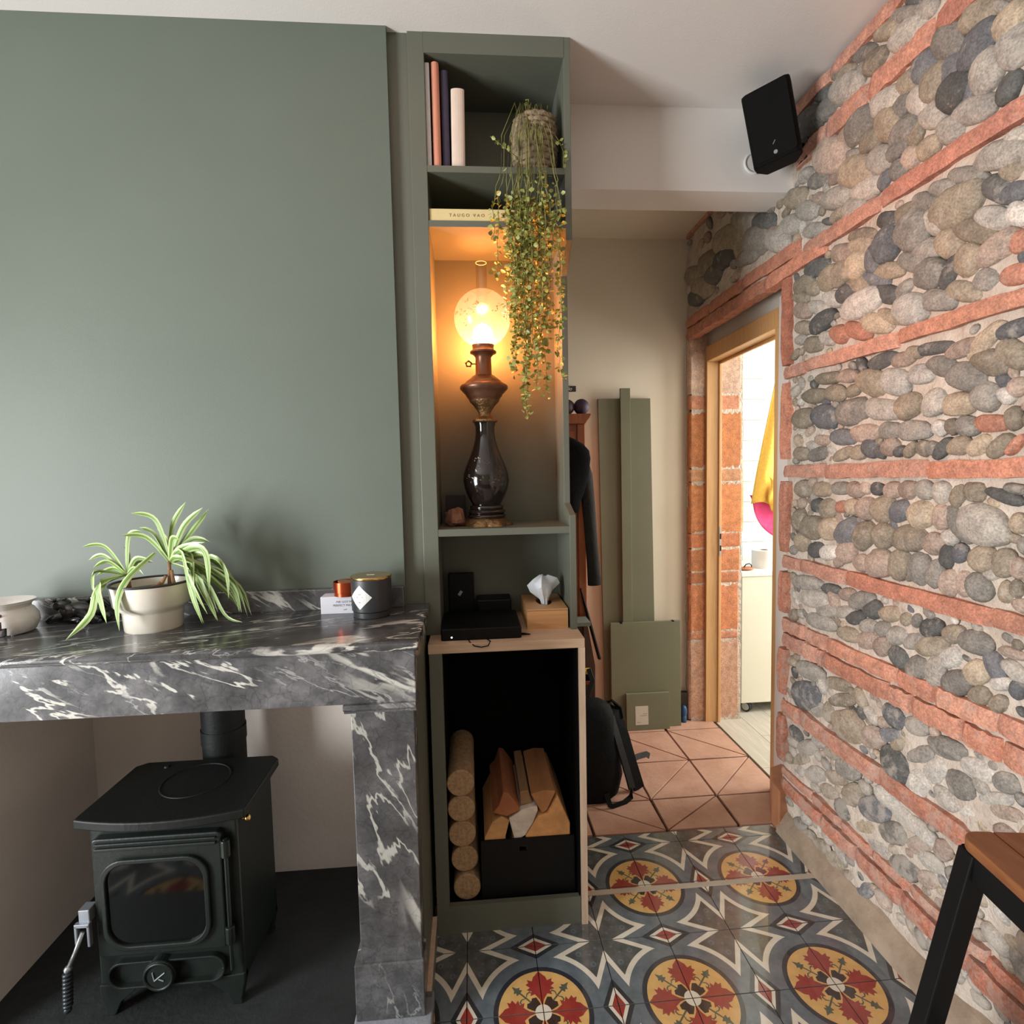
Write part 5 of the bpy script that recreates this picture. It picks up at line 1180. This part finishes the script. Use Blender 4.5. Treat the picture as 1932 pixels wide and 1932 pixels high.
# ================================================================== HALL
red_wood = M('red_brown_wood', rgb(142, 74, 40), rgb(164, 90, 50), rough=0.4, nscale=6, stretch=(10, 10, 1))
wd = thing('wardrobe', 'narrow red-brown wooden wardrobe with moulded cornice in the hall', 'wardrobe', (-0.33, 1.38, 0))
build(B(-0.64, -0.016, 1.20, 1.57, 0.02, 1.635), 'body', red_wood, wd, bevel=0.003)
build(B(-0.055, -0.018, 1.190, 1.2005, 0.02, 1.632), 'stile', red_wood, wd, bevel=0.003)
build(B(-0.61, -0.06, 1.192, 1.2005, 0.06, 1.60), 'door', red_wood, wd, bevel=0.004)
build(MB().prism([(-0.018, 1.632), (-0.010, 1.645), (0.002, 1.660), (0.008, 1.672), (0.008, 1.678), (-0.66, 1.678), (-0.66, 1.632)], 1, 1.175, 1.58), 'cornice', red_wood, wd, bevel=0.002)
purple = M('purple_ball', rgb(62, 44, 64), rgb(72, 52, 76), rough=0.6, nscale=30)
build(MB().sphere((-0.024, 1.235, 1.7155), 0.0375, 28, 18), 'purple_ball', purple, label='dark purple ball at the right end of the wardrobe top', cat='ball', smooth=True)
build(MB().sphere((-0.098, 1.235, 1.7155), (0.042, 0.040, 0.0375), 24, 16), 'purple_cushion', M('plum_ball', rgb(70, 48, 56), rough=0.6), label='plum coloured ball beside the purple ball on the wardrobe', cat='ball', smooth=True)
sg = thing('name_sign', 'small dark rectangular sign with white script on the hall wall', 'sign', (-0.09, 1.598, 1.845))
build(B(-0.16, 0.022, 1.590, 1.601, 1.842, 1.872), 'board', M('sign_brown', rgb(44, 34, 28), rough=0.5), sg, bevel=0.0015)
lettering('Glo', 0.028, white_plastic, sg, (-0.022, 1.5895, 1.848), shear=0.25)
build(MB().lathe([(0.0, 1.678), (0.012, 1.678), (0.013, 1.70), (0.009, 1.73), (0.004, 1.752), (0.006, 1.768), (0.010, 1.775), (0.009, 1.788), (0.0, 1.793)], -0.080, 1.30, 14, cap=False), 'statuette', M('statuette_tan', rgb(150, 112, 92), rough=0.6), label='tiny tan statuette standing behind the balls on the wardrobe', cat='statuette', smooth=True)

# ---- black jacket on a hanger
blk_cloth = M('black_cloth', rgb(9, 9, 9), rgb(14, 14, 13), rough=0.95, spec=0.1, nscale=40, bmp=0.2, bscale=200)
grey_cloth = M('charcoal_cloth', rgb(26, 25, 23), rgb(36, 34, 31), rough=0.9, nscale=40, bmp=0.3, bscale=120)
jk = thing('jacket', 'black jacket with charcoal sleeve hanging on the wardrobe', 'jacket', (-0.16, 1.14, 0.88))
torso = MB(); ring_n = 24
lv = [(1.575, 0.045, 0.030, -0.165), (1.560, 0.080, 0.040, -0.165), (1.535, 0.125, 0.046, -0.165), (1.505, 0.152, 0.048, -0.165), (1.47, 0.158, 0.048, -0.165), (1.40, 0.150, 0.050, -0.165), (1.32, 0.128, 0.052, -0.165), (1.27, 0.108, 0.052, -0.165), (1.225, 0.100, 0.050, -0.165)]
for zz, rx, ry, cx in lv:
    for k in range(ring_n):
        a = 2 * PI * k / ring_n; c_, s_ = cos(a), sin(a); e = 0.75
        torso.v.append((cx + rx * abs(c_) ** e * (1 if c_ > 0 else -1), 1.128 + ry * abs(s_) ** e * (1 if s_ > 0 else -1) * (1 + 0.06 * sin(5 * a + zz * 20)), zz))
for l in range(len(lv) - 1):
    for k in range(ring_n): torso.f.append([l * ring_n + k, l * ring_n + (k + 1) % ring_n, (l + 1) * ring_n + (k + 1) % ring_n, (l + 1) * ring_n + k]); torso.m.append(0)
torso.f.append(list(range(ring_n))); torso.m.append(0); torso.f.append([(len(lv) - 1) * ring_n + k for k in range(ring_n)]); torso.m.append(0)
build(torso, 'torso', blk_cloth, jk, smooth=True)
for s in (1, -1):
    X = lambda q: -0.165 + s * (q + 0.165)
    build(MB().tube([(X(-0.050), 1.15, 1.46), (X(-0.030), 1.145, 1.39), (X(-0.018), 1.14, 1.28), (X(-0.008), 1.135, 1.12), (X(0.000), 1.13, 0.99), (X(0.006), 1.13, 0.886)], [0.036, 0.036, 0.031, 0.029, 0.030, 0.032], 16, flat=0.8), 'sleeve', [grey_cloth], jk, smooth=True, label='charcoal sleeve')
build(MB().tube([(-0.165, 1.15, 1.575), (-0.165, 1.15, 1.62), (-0.155, 1.155, 1.64), (-0.16, 1.165, 1.655), (-0.175, 1.175, 1.64)], 0.003, 8).tube([(-0.165, 1.15, 1.58), (-0.10, 1.15, 1.562), (-0.03, 1.15, 1.52)], 0.005, 8), 'hanger', M('hanger_tan', rgb(186, 140, 96), rough=0.5), jk, smooth=True)
# ---- small grey shelf and dark case behind the wood cabinet
gs = thing('low_bookcase', 'low dark brown open bookcase with a grey top in the hall behind the cabinet', 'bookcase', (-0.13, 1.11, 0))
dkb = M('dark_brown_board', rgb(74, 52, 38), rgb(86, 62, 46), rough=0.6, nscale=8)
build(B(-0.26, -0.030, 1.06, 1.165, 0.712, 0.730), 'top', M('grey_board', rgb(126, 132, 122), rough=0.5), gs, bevel=0.001)
build(MB().prism([(-0.046, 0.0), (0.0, 0.0), (0.006, 0.50), (-0.030, 0.712), (-0.046, 0.712)], 1, 1.135, 1.165), 'side_panel', dkb, gs)
build(B(-0.26, -0.24, 1.062, 1.165, 0.0, 0.712), 'side_panel', red_wood, gs)
build(B(-0.26, -0.046, 1.155, 1.165, 0.0, 0.712), 'back_panel', dkb, gs)
for zz in (0.06, 0.440): build(B(-0.24, -0.020, 1.065, 1.135, zz, zz + 0.014), 'shelf', red_wood, gs)
build(MB().tube([(-0.050, 1.177, 0.86), (-0.005, 1.177, 0.68), (0.036, 1.177, 0.52)], [0.005, 0.0085, 0.0085], 12, flat=2.2), 'folded_umbrella', black_plastic, label='slanting folded black umbrella between wardrobe and green boards', cat='umbrella')
yb = thing('yellow_box', 'small yellow and black box on the low bookcase shelf', 'box', (-0.040, 1.09, 0.454))
build(B(-0.062, -0.028, 1.072, 1.110, 0.454, 0.488), 'box', black_plastic, yb)
build(B(-0.063, -0.027, 1.071, 1.111, 0.486, 0.501), 'lid', M('yellow_lid', rgb(222, 180, 60), rough=0.5), yb)

# ---- green boards leaning on the hall wall
def leaning(mb_pts, y_bot, y_top, th, z_top, name, label, mat, bevel=0.001, extra=None):
    pass
def board(x0, x1, z1, yb_, yt, th, label, dx=0.0, name='board', cat='board', group='spare green boards leaning in the hall'):
    # bottom front edge at yb_, top front edge at yt
    mb = MB()
    v = [(x0, yb_, 0.005), (x1, yb_, 0.005), (x1 + dx, yt, z1), (x0 + dx, yt, z1)]
    v += [(x, y + th, zz) for x, y, zz in v]
    mb.add(v, [(0, 1, 2, 3), (5, 4, 7, 6), (0, 4, 5, 1), (3, 2, 6, 7), (0, 3, 7, 4), (1, 5, 6, 2)])
    return build(mb, name, green_board, label=label, cat=cat, group=group, bevel=0.001)
board(0.155, 0.442, 1.800, 1.545, 1.574, 0.018, 'tall wide green board leaning on the hall wall behind a narrower strip', -0.018)
board(0.254, 0.307, 1.852, 1.526, 1.554, 0.018, 'tall narrow green strip standing in front of the wide board', 0.0)
bb = board(0.180, 0.566, 0.590, 1.500, 1.514, 0.018, 'large square green panel with two dark marks on its top edge', 0.0)
for x in (0.232, 0.520):
    build(B(x, x + 0.012, 1.5132, 1.5325, 0.586, 0.5915), 'dark_mark', black_plastic, bb)  # thin black blocks let into the top edge
sb2 = board(0.255, 0.494, 0.205, 1.474, 1.484, 0.016, 'small green panel with a white delivery label, foremost of the boards', 0.0)
mb = MB(); 
def bp_(x, zz, e=0.0008): return (x, 1.474 + (zz - 0.005) * 0.05 - e, zz)
mb.add([bp_(0.303, 0.035), bp_(0.374, 0.035), bp_(0.374, 0.138), bp_(0.303, 0.138)], [(0, 1, 2, 3)])
lb = build(mb, 'delivery_label', M('paper_label', rgb(206, 198, 182), rough=0.7), sb2, fixn=False, label='white paper label')
for x0, x1, zz in ((0.345, 0.368, 0.094), (0.330, 0.366, 0.084), (0.312, 0.330, 0.048)):
    mb = MB(); mb.add([bp_(x0, zz, 0.0012), bp_(x1, zz, 0.0012), bp_(x1, zz + 0.003, 0.0012), bp_(x0, zz + 0.003, 0.0012)], [(0, 1, 2, 3)])
    build(mb, 'print_line', M('label_ink', rgb(150, 144, 134), rough=0.8), lb, fixn=False)
build(MB().sphere((0.600, 1.545, 0.065), (0.018, 0.018, 0.035), 14, 10).lathe([(0.010, 0.004), (0.014, 0.006), (0.014, 0.05)], 0.600, 1.545, 14), 'blue_bottle', M('blue_plastic', rgb(50, 86, 130), rough=0.3), label='small blue bottle on the floor between green panel and brick', cat='bottle', smooth=True)
build(B(0.585, 0.630, 1.562, 1.592, 0.004, 0.165), 'dark_case', M('dark_case', rgb(44, 36, 32), rough=0.6), label='narrow dark case standing behind the blue bottle', cat='case', bevel=0.003)

# ---- backpack
bpk = thing('backpack', 'black backpack with dangling straps on the terracotta floor', 'backpack', (-0.02, 0.95, 0.004))
nyl = M('black_nylon', rgb(9, 10, 10), rgb(15, 17, 16), rough=0.75, spec=0.2, nscale=30, bmp=0.25, bscale=140)
nyl2 = M('black_webbing', rgb(24, 27, 26), rgb(32, 35, 34), rough=0.7, nscale=60)
mb = MB(); n = 26
lv = [(0.006, 0.085, 0.075, -0.070, 0.93), (0.03, 0.118, 0.090, -0.066, 0.935), (0.10, 0.128, 0.095, -0.060, 0.945), (0.20, 0.122, 0.090, -0.058, 0.955), (0.28, 0.112, 0.080, -0.055, 0.965), (0.34, 0.098, 0.068, -0.050, 0.97), (0.385, 0.075, 0.052, -0.045, 0.975), (0.405, 0.035, 0.030, -0.040, 0.975)]
for zz, rx, ry, cx, cy in lv:
    for k in range(n):
        a = 2 * PI * k / n; c_, s_ = cos(a), sin(a); e = 0.7
        mb.v.append((cx + rx * abs(c_) ** e * (1 if c_ > 0 else -1) * (1 + 0.03 * sin(3 * a + zz * 25)), cy + ry * abs(s_) ** e * (1 if s_ > 0 else -1) * (1 + 0.04 * sin(4 * a + zz * 18)), zz))
for l in range(len(lv) - 1):
    for k in range(n): mb.f.append([l * n + k, l * n + (k + 1) % n, (l + 1) * n + (k + 1) % n, (l + 1) * n + k]); mb.m.append(0)
mb.f.append(list(range(n))); mb.m.append(0); mb.f.append([(len(lv) - 1) * n + k for k in range(n)]); mb.m.append(0)
build(mb, 'body', nyl, bpk, smooth=True)
def strap(pts, w_, name='strap', m=nyl2, side=(1, 0.4, 0.0), th=0.006):
    mb = MB(); P = [Vector(p) for p in pts]; s = Vector(side).normalized()
    for k, q in enumerate(P):
        t = (P[min(k + 1, len(P) - 1)] - P[max(k - 1, 0)]).normalized(); sd = (s - t * s.dot(t)).normalized(); nr = sd.cross(t)
        for u, v in ((-1, -1), (1, -1), (1, 1), (-1, 1)): mb.v.append(tuple(q + sd * (w_ / 2 * u) + nr * (th / 2 * v)))
    for k in range(len(P) - 1):
        for c in range(4): mb.f.append([k * 4 + c, k * 4 + (c + 1) % 4, (k + 1) * 4 + (c + 1) % 4, (k + 1) * 4 + c]); mb.m.append(0)
    mb.f.append([0, 1, 2, 3]); mb.m.append(0); q = (len(P) - 1) * 4; mb.f.append([q + 3, q + 2, q + 1, q]); mb.m.append(0)
    return build(mb, name, m, bpk, bevel=0.001)
strap([(0.02, 0.985, 0.365), (0.052, 0.955, 0.355), (0.085, 0.945, 0.25), (0.115, 0.93, 0.13), (0.145, 0.935, 0.03), (0.152, 0.945, 0.010)], 0.050, th=0.016, m=nyl)
strap([(0.00, 0.965, 0.372), (0.028, 0.93, 0.34), (0.052, 0.90, 0.24), (0.085, 0.875, 0.11), (0.098, 0.868, 0.055)], 0.030, th=0.012)
strap([(0.098, 0.868, 0.06), (0.092, 0.862, 0.022), (0.055, 0.842, 0.010), (0.005, 0.822, 0.010), (-0.010, 0.820, 0.018), (-0.022, 0.835, 0.06)], 0.022, side=(0.3, 0.4, 0.9), m=nyl)
strap([(0.13, 0.99, 0.10), (0.165, 1.04, 0.095), (0.205, 1.09, 0.075), (0.245, 1.12, 0.065), (0.262, 1.13, 0.050)], 0.026, side=(0, 0.3, 1))
strap([(0.015, 1.0, 0.375), (0.045, 0.985, 0.395), (0.075, 0.97, 0.365), (0.080, 0.96, 0.325)], 0.028, name='grab_handle', m=nyl, side=(0.6, -0.8, 0.2), th=0.008)
strap([(-0.06, 1.02, 0.40), (-0.030, 1.03, 0.47), (-0.045, 1.05, 0.52)], 0.022, name='top_loop', side=(1, -0.4, 0))

# ================================================================== BATHROOM CONTENTS
wht = M('cabinet_white', rgb(226, 222, 202), rgb(230, 226, 208), rough=0.4, nscale=2)
bc = thing('rolling_cabinet', 'cream white cabinet on caster wheels behind the doorway', 'cabinet', (1.26, 1.80, 0))
build(B(0.965, 1.56, 1.612, 2.0, 0.062, 0.800), 'body', wht, bc, bevel=0.003)
build(B(0.96, 1.565, 1.606, 2.005, 0.800, 0.826), 'top', M('cabinet_top_white', rgb(240, 238, 228), rough=0.35), bc, bevel=0.002)
for x, y in ((1.015, 1.645), (1.51, 1.645), (1.015, 1.96), (1.51, 1.96)):
    cs = build(MB().tube([(x - 0.014, y, 0.031), (x + 0.014, y, 0.031)], 0.030, 24).xf(Matrix.Translation((x, y, 0)) @ Matrix.Rotation(0.6, 4, 'Z') @ Matrix.Translation((-x, -y, 0))), 'caster', M('caster_black', rgb(40, 40, 42), rough=0.5), bc, bevel=0.003)
    build(MB().tube([(x - 0.017, y, 0.031), (x + 0.017, y, 0.031)], 0.021, 24).xf(Matrix.Translation((x, y, 0)) @ Matrix.Rotation(0.6, 4, 'Z') @ Matrix.Translation((-x, -y, 0))), 'hub', M('caster_hub', rgb(196, 194, 186), rough=0.4), cs)
tr_ = thing('toilet_roll', 'white paper roll lying flat on the rolling cabinet', 'paper roll', (1.165, 1.74, 0.826))
build(MB().lathe([(0.022, 0.826), (0.068, 0.826), (0.068, 0.930), (0.022, 0.930)], 1.165, 1.74, 36, cap=False), 'paper', M('paper_white', rgb(236, 234, 228), rough=0.9), tr_, auto=40)
build(MB().lathe([(0.022, 0.826), (0.022, 0.931)], 1.165, 1.74, 20, cap=False), 'core', M('card_core', rgb(150, 126, 100), rough=0.9), tr_, auto=40)
hb = thing('hairbrush', 'brown wooden hairbrush on the corner of the rolling cabinet', 'brush', (1.02, 1.67, 0.826))
build(MB().sphere((1.02, 1.67, 0.836), (0.045, 0.03, 0.010), 20, 10), 'back', M('brush_wood', rgb(176, 110, 72), rough=0.5), hb, smooth=True)
build(MB().tube([(1.0, 1.66, 0.842), (1.01, 1.655, 0.862), (1.03, 1.655, 0.866), (1.045, 1.66, 0.856), (1.05, 1.665, 0.845)], 0.003, 8), 'hair_tie', black_plastic, hb, smooth=True)
rail_m = M('white_line', rgb(214, 220, 214), rough=0.5)
build(MB().tube([(0.94, 1.84, 1.84), (1.10, 1.84, 1.888), (1.35, 1.84, 1.975), (2.0, 1.84, 2.19), (2.6, 1.84, 2.39)], 0.0035, 8), 'washing_line', rail_m, label='thin pale washing line crossing the bathroom', cat='line', smooth=True)
def cloth(name, cols, rows, fn, mat, label, cat, th=0.006, parent=None):
    mb = MB()
    for j in range(rows + 1):
        for i in range(cols + 1): mb.v.append(fn(i / cols, j / rows))
    for j in range(rows):
        for i in range(cols): a = j * (cols + 1) + i; mb.f.append([a, a + 1, a + cols + 2, a + cols + 1]); mb.m.append(0)
    o = build(mb, name, mat, label=label, cat=cat, smooth=True, fixn=False)
    s = o.modifiers.new('thick', 'SOLIDIFY'); s.thickness = th
    return o
yel = M('yellow_terry', rgb(232, 184, 74), rgb(240, 196, 92), rough=0.95, nscale=60, bmp=0.4, bscale=200)
pink = M('pink_cloth', rgb(226, 70, 128), rgb(234, 88, 142), rough=0.85, nscale=30)
def yf(u, v):
    # gathered at the top, widening down, with a folded twist near the hem
    top = Vector((1.30, 1.80, 2.06)); z_ = 1.965 - v * 0.765
    wdt = 0.05 + 0.24 * v; x = 1.30 - 0.085 * v + (u - 0.35) * wdt
    return (x, 1.838 + (0.004 + 0.016 * v) * sin(u * 11 + v * 3) - 0.045 * v, z_ + 0.012 * sin(u * 9) * v + (u - 0.35) * wdt * 0.34 * (1 - v))
cloth('yellow_towel', 22, 30, yf, yel, 'yellow towel hanging in folds from the washing line', 'towel')
def yf2(u, v):
    return (1.205 + u * 0.14 + 0.012 * sin(v * 8), 1.758 - 0.014 * sin(PI * u) + 0.006 * sin(u * 14 + v * 9), 1.36 - v * 0.20 - 0.03 * sin(PI * u))
cloth('twisted_towel_end', 14, 14, yf2, yel, 'crumpled yellow towel end just above the pink cloth', 'towel')
def pf(u, v):
    # rounded bottom edge
    x = 1.11 + u * 0.34; depth = 0.26 * math.sqrt(max(0.0, 1 - (1 - min(u * 1.15, 1)) ** 2.0)) * (1 if u < 0.9 else 1)
    return (x + 0.02 * v * (1 - u), 1.812 + 0.01 * sin(u * 7), 1.252 - 0.02 * u - v * (0.02 + depth))
cloth('pink_cloth', 24, 14, pf, pink, 'bright pink cloth with rounded hem hanging behind the yellow towel', 'cloth', th=0.004)
build(MB().lathe([(0.0, 0.826), (0.026, 0.828), (0.028, 0.86), (0.028, 1.10), (0.024, 1.15), (0.012, 1.19), (0.012, 1.22), (0.0, 1.222)], 1.075, 1.93, 20, cap=False), 'tall_bottle', M('pale_blue_plastic', rgb(176, 200, 220), rough=0.4), label='tall pale blue bottle on the rolling cabinet against tiles', cat='bottle', smooth=True)

# ================================================================== BAR STOOL
so_ = thing('bar_stool', 'bar stool with wooden plank seat and black metal frame by the pebble wall', 'stool', (0.47, -0.53, 0))
oakd = M('stool_wood', rgb(116, 72, 44), rgb(140, 90, 56), rough=0.4, nscale=5, stretch=(12, 1, 12))
RS = Matrix.Translation((0.470, -0.530, 0)) @ Matrix.Rotation(math.radians(-9), 4, 'Z')
def sp_(mb): return mb.xf(RS)
hs = 0.132
out = rrect(-hs, hs, -hs, hs, 0.035, 6)
for k in range(4):
    a, b_ = -hs + k * 0.066, -hs + (k + 1) * 0.066
    pts = []
    # clip the rounded square to this plank's strip
    poly = out
    for lim, sgn in ((a + 0.0006, 1), (b_ - 0.0006, -1)):
        q = []
        for i in range(len(poly)):
            p0, p1 = poly[i], poly[(i + 1) % len(poly)]; d0, d1 = sgn * (p0[0] - lim), sgn * (p1[0] - lim)
            if d0 >= 0: q.append(p0)
            if d0 * d1 < 0: t = d0 / (d0 - d1); q.append((lim, p0[1] + (p1[1] - p0[1]) * t))
        poly = q
    build(sp_(MB().prism(poly, 2, 0.678, 0.700)), 'seat_plank', oakd, so_, bevel=0.003)
fr = MB()
e = hs - 0.006
for a in ((-e, e, -e, -e + 0.02), (-e, e, e - 0.02, e), (-e, -e + 0.02, -e, e), (e - 0.02, e, -e, e)): fr.box(a[0], a[1], a[2], a[3], 0.622, 0.678)
build(sp_(fr), 'seat_frame', black_metal, so_, bevel=0.002)
for sx in (-1, 1):
    for sy in (-1, 1):
        mb = MB(); t_ = 0.019
        v = []
        for zz, o_ in ((0.674, 0.0), (0.0, 0.062)):
            cx, cy = sx * (hs - 0.022 + o_ * 1.5), sy * (hs - 0.022 + o_)
            v += [(cx - t_, cy - t_, zz), (cx + t_, cy - t_, zz), (cx + t_, cy + t_, zz), (cx - t_, cy + t_, zz)]
        mb.add(v, [(0, 1, 2, 3), (7, 6, 5, 4), (0, 4, 5, 1), (1, 5, 6, 2), (2, 6, 7, 3), (3, 7, 4, 0)])
        build(sp_(mb), 'leg', black_metal, so_, bevel=0.003)
fr = MB()
for sy in (-1, 1): fr.box(-0.13, 0.13, sy * 0.155 - 0.01, sy * 0.155 + 0.01, 0.20, 0.225)
for sx in (-1, 1): fr.box(sx * 0.132 - 0.01, sx * 0.132 + 0.01, -0.155, 0.155, 0.24, 0.262)
build(sp_(fr), 'foot_rail', black_metal, so_, bevel=0.002)
build(sp_(MB().box(-0.095, -0.055, 0.09, 0.13, 0.612, 0.625)), 'bracket', black_metal, so_)
